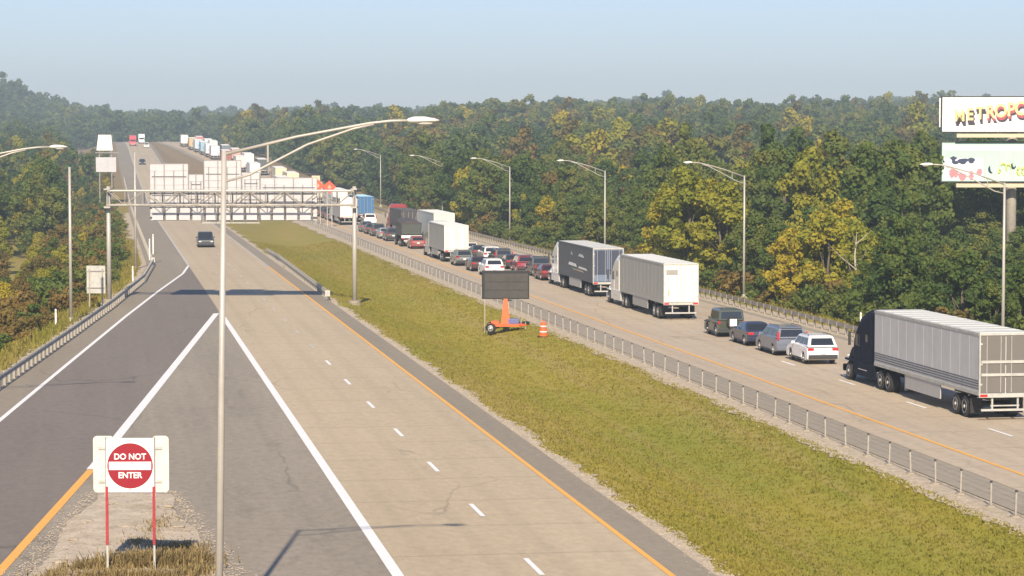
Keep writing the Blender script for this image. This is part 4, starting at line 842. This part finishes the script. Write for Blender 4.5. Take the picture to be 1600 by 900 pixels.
def crown_arrays(seed, H, R, z0, nl, nleaf, leaf, flat=1.0):
    """leaf quads on many small clumps spread through a tall uneven crown volume"""
    g = np.random.default_rng(seed); C_ = []; 
    while len(C_) < nl:
        p = g.uniform(-1, 1, 3); 
        if p @ p > 1 or p @ p < .12: continue
        C_.append(p)
    C_ = np.array(C_); prof = 1 - .35 * np.clip(C_[:, 2], 0, 1); lop = 1 + .28 * np.sin(np.arctan2(C_[:, 1], C_[:, 0]) * 2 + g.uniform(0, 6))
    ctr = np.stack([C_[:, 0] * R * prof * lop, C_[:, 1] * R * prof * lop, z0 + (H - z0) * (C_[:, 2] * .5 + .5) * g.uniform(.93, 1.06, nl)], 1)
    cr = g.uniform(.20, .36, nl) * R; ct = g.uniform(0, 1, nl)
    k = g.integers(0, nl, nleaf); d = g.normal(size=(nleaf, 3)); d /= np.linalg.norm(d, axis=1)[:, None]; d[:, 2] *= .75
    p = ctr[k] + d * (cr[k] * g.uniform(.55, 1.08, nleaf))[:, None]
    n = d + g.normal(size=(nleaf, 3)) * .55 + np.array([0, 0, .35]); n /= np.linalg.norm(n, axis=1)[:, None]
    a = np.cross(n, g.normal(size=(nleaf, 3))); a /= np.linalg.norm(a, axis=1)[:, None]; b = np.cross(n, a)
    s = leaf * g.uniform(.6, 1.3, nleaf)[:, None]; tint = np.clip(ct[k] * .55 + g.uniform(0, 1, nleaf) * .45, 0, 1)
    q = np.stack([p - a * s - b * s * .55, p + a * s - b * s * .7, p + a * s * .8 + b * s * .6, p - a * s * .7 + b * s * .7], 1)
    return q.reshape(-1, 3), np.repeat(tint, 4), ctr
def quads_mesh(name, v, tint, m):
    me = bpy.data.meshes.new(name); n = len(v) // 4; me.vertices.add(len(v)); me.vertices.foreach_set('co', v.astype(np.float32).ravel()); me.loops.add(len(v)); me.loops.foreach_set('vertex_index', np.arange(len(v), dtype=np.int32))
    me.polygons.add(n); me.polygons.foreach_set('loop_start', np.arange(0, len(v), 4, dtype=np.int32)); me.polygons.foreach_set('loop_total', np.full(n, 4, dtype=np.int32))
    at = me.attributes.new('tint', 'FLOAT', 'POINT'); at.data.foreach_set('value', tint.astype(np.float32)); me.materials.append(m); me.update(); me.validate(); return me
TV = []
for k in range(9):
    g = random.Random(k + 40); H = g.uniform(10.5, 14); R = g.uniform(3.0, 4.3); z0 = H * g.uniform(.10, .2)
    v, tn, ctr = crown_arrays(k + 1, H, R, z0, 46, 7500, .19)
    m = [M['leaf'], M['leaf'], M['leaf'], M['leaf_y'], M['leaf'], M['leaf_o'], M['leaf'], M['leaf_y'], M['leaf']][k]
    cme = quads_mesh('crown', v, tn, m)
    tb = MB(); tb.tube([(0, 0, -1.5), (g.uniform(-.2, .2), g.uniform(-.2, .2), H * .3), (g.uniform(-.4, .4), g.uniform(-.3, .3), H * .62), (0, 0, H * .85)], [.24, .18, .11, .03], 7)
    for j in range(9):
        c = ctr[g.randrange(len(ctr))]; z = H * g.uniform(.18, .5); tb.tube([(0, 0, z), (c[0] * .5, c[1] * .5, (z + c[2]) / 2 + .2), (c[0], c[1], c[2])], [.085, .05, .015], 5)
    TV.append((cme, tb.mesh('trunk', M['bark']), H, m))
def tree(x, y, k, s, rz, label, group, zs=1.0, name='tree', cat='tree'):
    t = thing(name, label, cat, (x, y, ground(x, y) - .05), rz, group); t.scale = (s, s, s * zs); link('trunk', TV[k][1], t); link('crown', TV[k][0], t); return t
GREEN = [0, 1, 2, 4, 6, 8]; YEL = [3, 7]; BR = [5]
g = random.Random(77); spots = []
y = 142.0
while y < 470:
    st = 5.6 + (y - 140) * .008; r0 = xGR(y) + 7.5; k = 0
    while True:
        d = k * st * 1.05; x = r0 + d + g.uniform(-1.6, 1.6); k += 1
        if x / y > .235 or d > 120: break
        spots.append((x, y + g.uniform(-2, 2), d, 'R'))
    l0 = xGL(y) - 8.5 - max(0, y - 200) * .035; k = 0
    while y > 150:
        d = k * st * 1.05; x = l0 - d + g.uniform(-1.6, 1.6); k += 1
        if x / y < -.235 or d > 60: break
        spots.append((x, y + g.uniform(-2, 2), d, 'L'))
    y += st
gold = [(1048, 236, 3, .80), (1075, 231, 7, .92), (1102, 236, 3, .95), (1128, 229, 7, .86), (1150, 238, 3, .80), (1085, 247, 7, .95), (1228, 203, 7, .55), (1262, 207, 3, .66), (1292, 202, 7, .74), (1322, 206, 3, .80), (1350, 201, 7, .70), (1378, 205, 3, .60), (1305, 212, 7, .86)]
spots = [q for q in spots if not any(math.hypot(q[0] - (p_ - 800) / 3950 * y_, q[1] - y_) < 4.0 for p_, y_, *_ in gold)]
for p_, y_, k_, s_ in gold: tree((p_ - 800) / 3950 * y_, y_, k_, s_, g.uniform(0, 6.28), 'yellow green autumn tree in the clump behind the white trailer with the vent' if p_ < 1200 else 'golden autumn tree in the clump behind the near black semi cab', 'yellow autumn trees beyond the white trailer' if p_ < 1200 else 'golden autumn trees beyond the near semi', 1.0)
spots.sort(key=lambda s: s[1]); near = spots[:250]; rest = spots[250:]
LR_ = {'R': ('woodland trees behind the right guardrail', 'leafy green tree in the woods beyond the right guardrail'), 'L': ('woodland trees behind the left guardrail', 'leafy green tree in the woods beyond the left guardrail')}
for (x, y, d, sd) in near:
    px = 800 + 3950 * x / y; yel = (1020 < px < 1180 and 215 < y < 330 and d < 24) or (1200 < px < 1390 and 185 < y < 262 and d < 22) ; s = g.uniform(.75, 1.1) * (.62 if d < 3 else .82 if d < 9 else 1.0)
    if sd == 'L': s *= .66 + .05 * math.sin(y)
    if sd == 'R' and px > 1425 and y < 262: s = min(s, .52)
    rnd = g.random()
    if yel and d < 12 and rnd < .35: k = g.choice(YEL); lab = 'yellow leaved autumn tree in the woods beyond the right guardrail'; grp = 'yellow autumn trees at the woodland edge'
    elif sd == 'L' and rnd < .72: k = g.choice(BR + BR + YEL); lab = 'brown and ochre autumn tree beyond the left guardrail'; grp = 'autumn trees beyond the left guardrail'
    elif sd == 'R' and rnd < .08: k = g.choice(BR + YEL); lab = 'brownish autumn tree standing among green trees right of the road'; grp = 'scattered autumn trees right of the road'
    else: k = g.choice(GREEN); grp, lab = LR_[sd]
    tree(x, y, k, s * g.uniform(.85, 1.12), g.uniform(0, 6.28), lab, grp, g.uniform(.8, 1.28) if s > .6 else 1)
# understory bushes along the woodland edge: one sheet of brush nobody could count
def mass(name, items, lab, cat, protos, m):
    V, T = [], []
    for (x, y, s, zs, k, tb_) in items:
        v, tn = protos[k]; a = g.uniform(0, 6.28); c, s_ = math.cos(a), math.sin(a)
        w_ = np.empty_like(v); w_[:, 0] = (v[:, 0] * c - v[:, 1] * s_) * s + x; w_[:, 1] = (v[:, 0] * s_ + v[:, 1] * c) * s + y; w_[:, 2] = v[:, 2] * s * zs + ground(x, y) - .1
        V.append(w_); T.append(np.clip(tn * .6 + tb_ * .4, 0, 1))
    me = quads_mesh(name, np.concatenate(V), np.concatenate(T), m); return link(name, me, None, kind='stuff', label=lab, cat=cat)
bush = []
for k in range(5):
    v, tn, _ = crown_arrays(100 + k, 2.6, 1.7, 0.1, 16, 900, .13); bush.append((v, tn))
items = []; itemsO = []
y = 140.0
while y < 460:
    for side in (0, 1):
        for q in range(3):
            x = xGR(y) + g.uniform(4.2, 9) if side else xGL(y) - g.uniform(3.8, 12)
            if abs(x / y) > .23 or (side == 0 and y < 140): continue
            (items if g.random() < (.72 if side else .6) else itemsO).append((x, y + g.uniform(-1, 1), g.uniform(.5, 1.25), g.uniform(.7, 1.2), g.randrange(5), g.random()))
    y += 2.0
mass('undergrowth', items, 'green bushes growing along the foot of the woods', 'bushes', bush, M['leaf'])
mass('undergrowth', itemsO, 'brownish brush growing along the foot of the woods', 'brush', bush, M['leaf_o'])
# the woods farther off: masses nobody could count, scattered with geometry nodes from a few crowns
lib = bpy.data.collections.new('crown_library')
def library(name, items):
    c = bpy.data.collections.new(name)
    for k, me in enumerate(items): c.objects.link(bpy.data.objects.new('crown_%02d' % k, me))
    return c
def wood(name, items, lab, coll):
    me = bpy.data.meshes.new(name); n_ = len(items); me.vertices.add(n_)
    me.vertices.foreach_set('co', np.array([(x, y, ground(x, y) - .3) for x, y, *_ in items], dtype=np.float32).ravel())
    for nm, typ, arr in (('rot', 'FLOAT_VECTOR', [(0, 0, g.uniform(0, 6.28)) for _ in items]), ('scl', 'FLOAT_VECTOR', [(i[2], i[2], i[2] * i[3]) for i in items])):
        a_ = me.attributes.new(nm, typ, 'POINT'); a_.data.foreach_set('vector', np.array(arr, dtype=np.float32).ravel())
    a_ = me.attributes.new('idx', 'INT', 'POINT'); a_.data.foreach_set('value', np.array([i[4] for i in items], dtype=np.int32))
    me.update(); o = link(name, me, None, kind='stuff', label=lab, cat='woodland')
    ng = bpy.data.node_groups.new(name, 'GeometryNodeTree'); ng.interface.new_socket('Geometry', in_out='INPUT', socket_type='NodeSocketGeometry'); ng.interface.new_socket('Geometry', in_out='OUTPUT', socket_type='NodeSocketGeometry')
    N, L_ = ng.nodes, ng.links; gi = N.new('NodeGroupInput'); go = N.new('NodeGroupOutput'); ip = N.new('GeometryNodeInstanceOnPoints'); ci = N.new('GeometryNodeCollectionInfo')
    ci.inputs['Collection'].default_value = coll; ci.inputs['Separate Children'].default_value = True; ci.inputs['Reset Children'].default_value = True
    def at(nm, ty): q = N.new('GeometryNodeInputNamedAttribute'); q.data_type = ty; q.inputs[0].default_value = nm; return q.outputs[0]
    L_.new(gi.outputs[0], ip.inputs['Points']); L_.new(ci.outputs[0], ip.inputs['Instance']); ip.inputs['Pick Instance'].default_value = True
    L_.new(at('idx', 'INT'), ip.inputs['Instance Index']); L_.new(at('scl', 'FLOAT_VECTOR'), ip.inputs['Scale'])
    er = N.new('FunctionNodeEulerToRotation'); L_.new(at('rot', 'FLOAT_VECTOR'), er.inputs[0]); L_.new(er.outputs[0], ip.inputs['Rotation'])
    L_.new(ip.outputs[0], go.inputs[0]); md = o.modifiers.new('scatter', 'NODES'); md.node_group = ng; return o
def lib_crowns(seed, n_, H, R, z0, nl, nleaf, leaf):
    out_ = []
    for k in range(n_):
        v, tn, _ = crown_arrays(seed + k, H * (0.9 + .05 * k), R, z0, nl, nleaf, leaf); out_.append(quads_mesh('crown', v, tn, (M['leaf_c'] if k < 6 else M['leaf']) if seed >= 400 else M['leaf_o'] if k == n_ - 1 else M['leaf_y'] if k == n_ - 2 else M['leaf_c'] if k % 2 else M['leaf']))
    return out_
midc = library('mid_crowns', [TV[k][0] for k in range(9)])
farc = library('far_crowns', lib_crowns(300, 7, 13, 4.6, 1.0, 34, 2600, .34))
far2c = library('ridge_crowns', lib_crowns(400, 7, 15, 6.5, .5, 26, 900, .75))
it = [(x, y, g.uniform(.75, 1.05), g.uniform(.9, 1.15), g.choice([0, 1, 2, 4, 6, 8, 0, 1, 2, 4, 6, 8, 3, 5, 7]), 0) for x, y, d, s in rest]
wood('woodland', it, 'mixed woods on both sides of the far part of the road', midc)
it = []; y = 470.0
while y < 1150:
    st = 6.6 + (y - 470) * .006
    x = -.225 * y
    while x < .225 * y:
        l, r_ = xGL(y) - 9 - (y - 400) * .02, xGR(y) + 8
        if x < l or x > r_: it.append((x + g.uniform(-2.5, 2.5), y + g.uniform(-2.5, 2.5), g.uniform(.55, 1.15) * (.8 if x < l else 1), g.uniform(.85, 1.2), (g.choice([5, 6]) if g.random() < .28 * sm((math.sin(x * .021 + 1.3) * math.sin(y * .017) - .1) * 2) + .04 else g.randrange(5)), 0))
        x += st
    y += st * 1.15
y = 300.0
while y < 900:
    for q in range(4):
        x = xGL(y) - g.uniform(4, 12 + (y - 300) * .02); px = 800 + 3950 * x / y
        if not (y < 505 and 150 < px < 192): it.append((x, y + g.uniform(-2, 2), g.uniform(.14, .30), g.uniform(.8, 1.1), g.choice([0, 1, 2, 5, 6]), 0))
    y += 3.5
n1 = len(it)
wood('woodland', it, 'distant woods climbing the rise on either side of the road', farc)
it = []; y = 1150.0
while y < 2600:
    st = 10 + (y - 1150) * .006; x = -.225 * y
    while x < .225 * y:
        if y > 1200 or x < xGL(y) - 9 or x > xGR(y) + 9:
            it.append((x + g.uniform(-5, 5), y + g.uniform(-6, 6), g.uniform(.6, 1.05) * (1.25 if g.random() < .05 and x > 0 else 1), g.uniform(.85, 1.15), g.randrange(7), 0))
        x += st
    y += st * 1.9
wood('far_woodland', it, 'hazy wooded ridge along the horizon', far2c)
print('trees', len(near), len(rest), n1, len(it))
# grass tufts: blades over the nearer median and verges
def tufts(name, n, fa, fb, y0, y1, hgt, lab, m, seed, pw=1.6):
    q = np.random.default_rng(seed); ys = y0 + (y1 - y0) * q.random(n) ** pw; a = np.array([fa(v) for v in ys]); b = np.array([fb(v) for v in ys]); xs = a + (b - a) * q.random(n)
    keep = np.abs(xs / ys) < .23; xs, ys = xs[keep], ys[keep]; n = len(xs); zs = np.array([ground(x, y) for x, y in zip(xs, ys)]); V = []
    B = 4
    for k in range(B):
        th = q.uniform(0, 6.28, n); wd = q.uniform(.03, .06, n); hh = hgt * q.uniform(.5, 1.4, n); le = q.normal(0, .5, n) * hh; ox = q.normal(0, .09, n); oy = q.normal(0, .09, n)
        dx, dy = np.cos(th) * wd, np.sin(th) * wd; lx, ly = -np.sin(th) * le, np.cos(th) * le
        p = np.stack([np.stack([xs + ox - dx, ys + oy - dy, zs - .02], 1), np.stack([xs + ox + dx, ys + oy + dy, zs - .02], 1), np.stack([xs + ox + dx * .4 + lx, ys + oy + dy * .4 + ly, zs + hh], 1), np.stack([xs + ox - dx * .4 + lx, ys + oy - dy * .4 + ly, zs + hh], 1)], 1)
        V.append(p)
    v = np.concatenate(V).reshape(-1, 3); cl = np.sin(np.tile(xs, B) * .6) * np.sin(np.tile(ys, B) * .23) * .25 + .5
    return link(name, quads_mesh(name, v, np.repeat(np.clip(cl + q.uniform(-.35, .35, len(cl)), 0, 1), 4), m), None, kind='stuff', label=lab, cat='grass')
M['blade'] = grass_mat('grass_blades')
tufts('grass', 42000, lambda y: xE(y) + 1.9, lambda y: xCab(y) - .9, 72, 330, .06, 'rough mown grass covering the median', M['blade'], 1)
tufts('grass', 5000, lambda y: xGR(y) + 1.4, lambda y: xGR(y) + 8, 120, 330, .3, 'long grass behind the right guardrail', M['blade'], 2)
tufts('grass', 7000, lambda y: xGL(y) - 8, lambda y: xGL(y) - 1.2, 110, 330, .35, 'long grass behind the left guardrail', M['blade'], 3)
M['dry'] = leaf_mat('dry_weeds', [(0.1, (.16, .12, .05)), (.5, (.30, .22, .09)), (.9, (.45, .34, .16))], .2)
def clumps(name, cs, hgt, lab, m, seed):
    q = np.random.default_rng(seed); V = []
    for cx, cy, n, sx, sy, hs in cs:
        x = q.normal(cx, sx, n); y = q.normal(cy, sy, n); th = q.uniform(0, 6.28, n); wd = q.uniform(.012, .03, n); hh = hgt * hs * q.uniform(.4, 1.3, n); le = q.normal(0, .7, n) * hh
        dx, dy = np.cos(th) * wd, np.sin(th) * wd; lx, ly = -np.sin(th) * le, np.cos(th) * le; z = np.full(n, .06)
        V.append(np.stack([np.stack([x - dx, y - dy, z], 1), np.stack([x + dx, y + dy, z], 1), np.stack([x + dx * .4 + lx, y + dy * .4 + ly, z + hh], 1), np.stack([x - dx * .4 + lx, y - dy * .4 + ly, z + hh], 1)], 1))
    v = np.concatenate(V).reshape(-1, 3); return link(name, quads_mesh(name, v, np.repeat(q.uniform(0, 1, len(v) // 4), 4), m), None, kind='stuff', label=lab, cat='weeds')
clumps('dry_weeds', [(-11.2, 76.4, 2600, .75, .45, 1.2), (-10.2, 77.2, 1400, .5, .35, 1.0), (-12.4, 75.8, 900, .5, .3, .8), (-10.6, 79.5, 500, .5, .5, .6), (-11.9, 80.5, 400, .4, .6, .5), (-9.6, 75.2, 500, .3, .4, .7), (-12.0, 84, 300, .3, 1.2, .5), (-11.3, 74.2, 1500, .9, .25, .8), (-13.6, 74.5, 300, .2, .6, .5)], .30, 'dry brown weeds at the foot of the do not enter sign', M['dry'], 4)
rq = random.Random(31); mb = MB()
for k in range(4200):
    y = 72 + 21 * rq.random() ** 1.3; a, b = xLeg(y) + .75, lerp_pts([(60, -5.2), (75.5, -8.4), (92, -12.3)], y)
    if b < a: continue
    t_ = rq.random(); t_ = t_ if rq.random() < .5 else (rq.choice([0, 1]) + rq.gauss(0, .05)); x = a + (b - a) * t_; sz = rq.uniform(.01, .038); z = .05 + .09 * math.sin(PI * max(0, min(1, t_)))
    p = [(x + sz * rq.uniform(.6, 1.4) * math.cos(q), y + sz * rq.uniform(.6, 1.4) * math.sin(q), z) for q in (0, 1.6, 3.1, 4.7)]; o_ = (x, y, z + sz * .8)
    mb.add(p + [o_], [(0, 1, 4), (1, 2, 4), (2, 3, 4), (3, 0, 4)])
mb.build('gravel', M['stone'], kind='stuff', label='loose pale gravel scattered over the gore dirt', cat='gravel')
# ragged gravel and stones along the mainline edge
mb = MB()
for k in range(5200):
    y = 72 + 150 * rq.random() ** 1.6; side = rq.random()
    x = (xE(y) + 1.55 + rq.gauss(0, .28)) if side < .5 else (xCab(y) - .95 + rq.gauss(0, .3)); sz = rq.uniform(.02, .055); z = ground(x, y) + .02
    p = [(x + sz * rq.uniform(.6, 1.4) * math.cos(q), y + sz * rq.uniform(.6, 1.4) * math.sin(q), z) for q in (0, 1.6, 3.1, 4.7)]
    mb.add(p + [(x, y, z + sz)], [(0, 1, 4), (1, 2, 4), (2, 3, 4), (3, 0, 4)])
mb.build('gravel', M['stone'], kind='stuff', label='loose stones along both edges of the median grass', cat='gravel')
# bare pale snags at the woodland edge
def snag(px, y, H, lab):
    x = (px - 800) / 3950 * y; t = thing('bare_tree', lab, 'tree', (x, y, ground(x, y) - .1), 0); q = random.Random(int(px)); bk = mat('pale_bark', (.42, .36, .27), .9, noise=.2)
    MB().tube([(0, 0, 0), (.15, 0, H * .4), (-.1, 0, H * .75), (.05, 0, H)], [.14, .11, .07, .02], 7).build('trunk', bk, t)
    for k in range(9):
        z = H * q.uniform(.35, .92); a = q.uniform(0, 6.28); l_ = (H - z) * .55 + .6; MB().tube([(0, 0, z), (math.cos(a) * l_ * .5, math.sin(a) * l_ * .5, z + l_ * .4), (math.cos(a) * l_, math.sin(a) * l_, z + l_ * .9)], [.05, .03, .01], 5).build('branch', bk, t)
snag(1338, 196, 7.5, 'pale bare tree between yellow trees near the silver trailer cab')
# ------------------------------------------------------------------ air
hz = bpy.data.materials.new('haze_air'); hz.use_nodes = True; n = hz.node_tree.nodes; n.remove(n['Principled BSDF']); v = n.new('ShaderNodeVolumePrincipled')
v.inputs['Density'].default_value = 0.00034; v.inputs['Color'].default_value = (.76, .92, 1.0, 1); v.inputs['Anisotropy'].default_value = 0.03; hz.node_tree.links.new(v.outputs[0], n['Material Output'].inputs['Volume'])
mb = MB(); mb.box((0, 1700, 48), (1700, 4200, 116)); o = mb.build('haze', hz, kind='stuff', label='thin bluish haze lying over the valley', cat='haze')
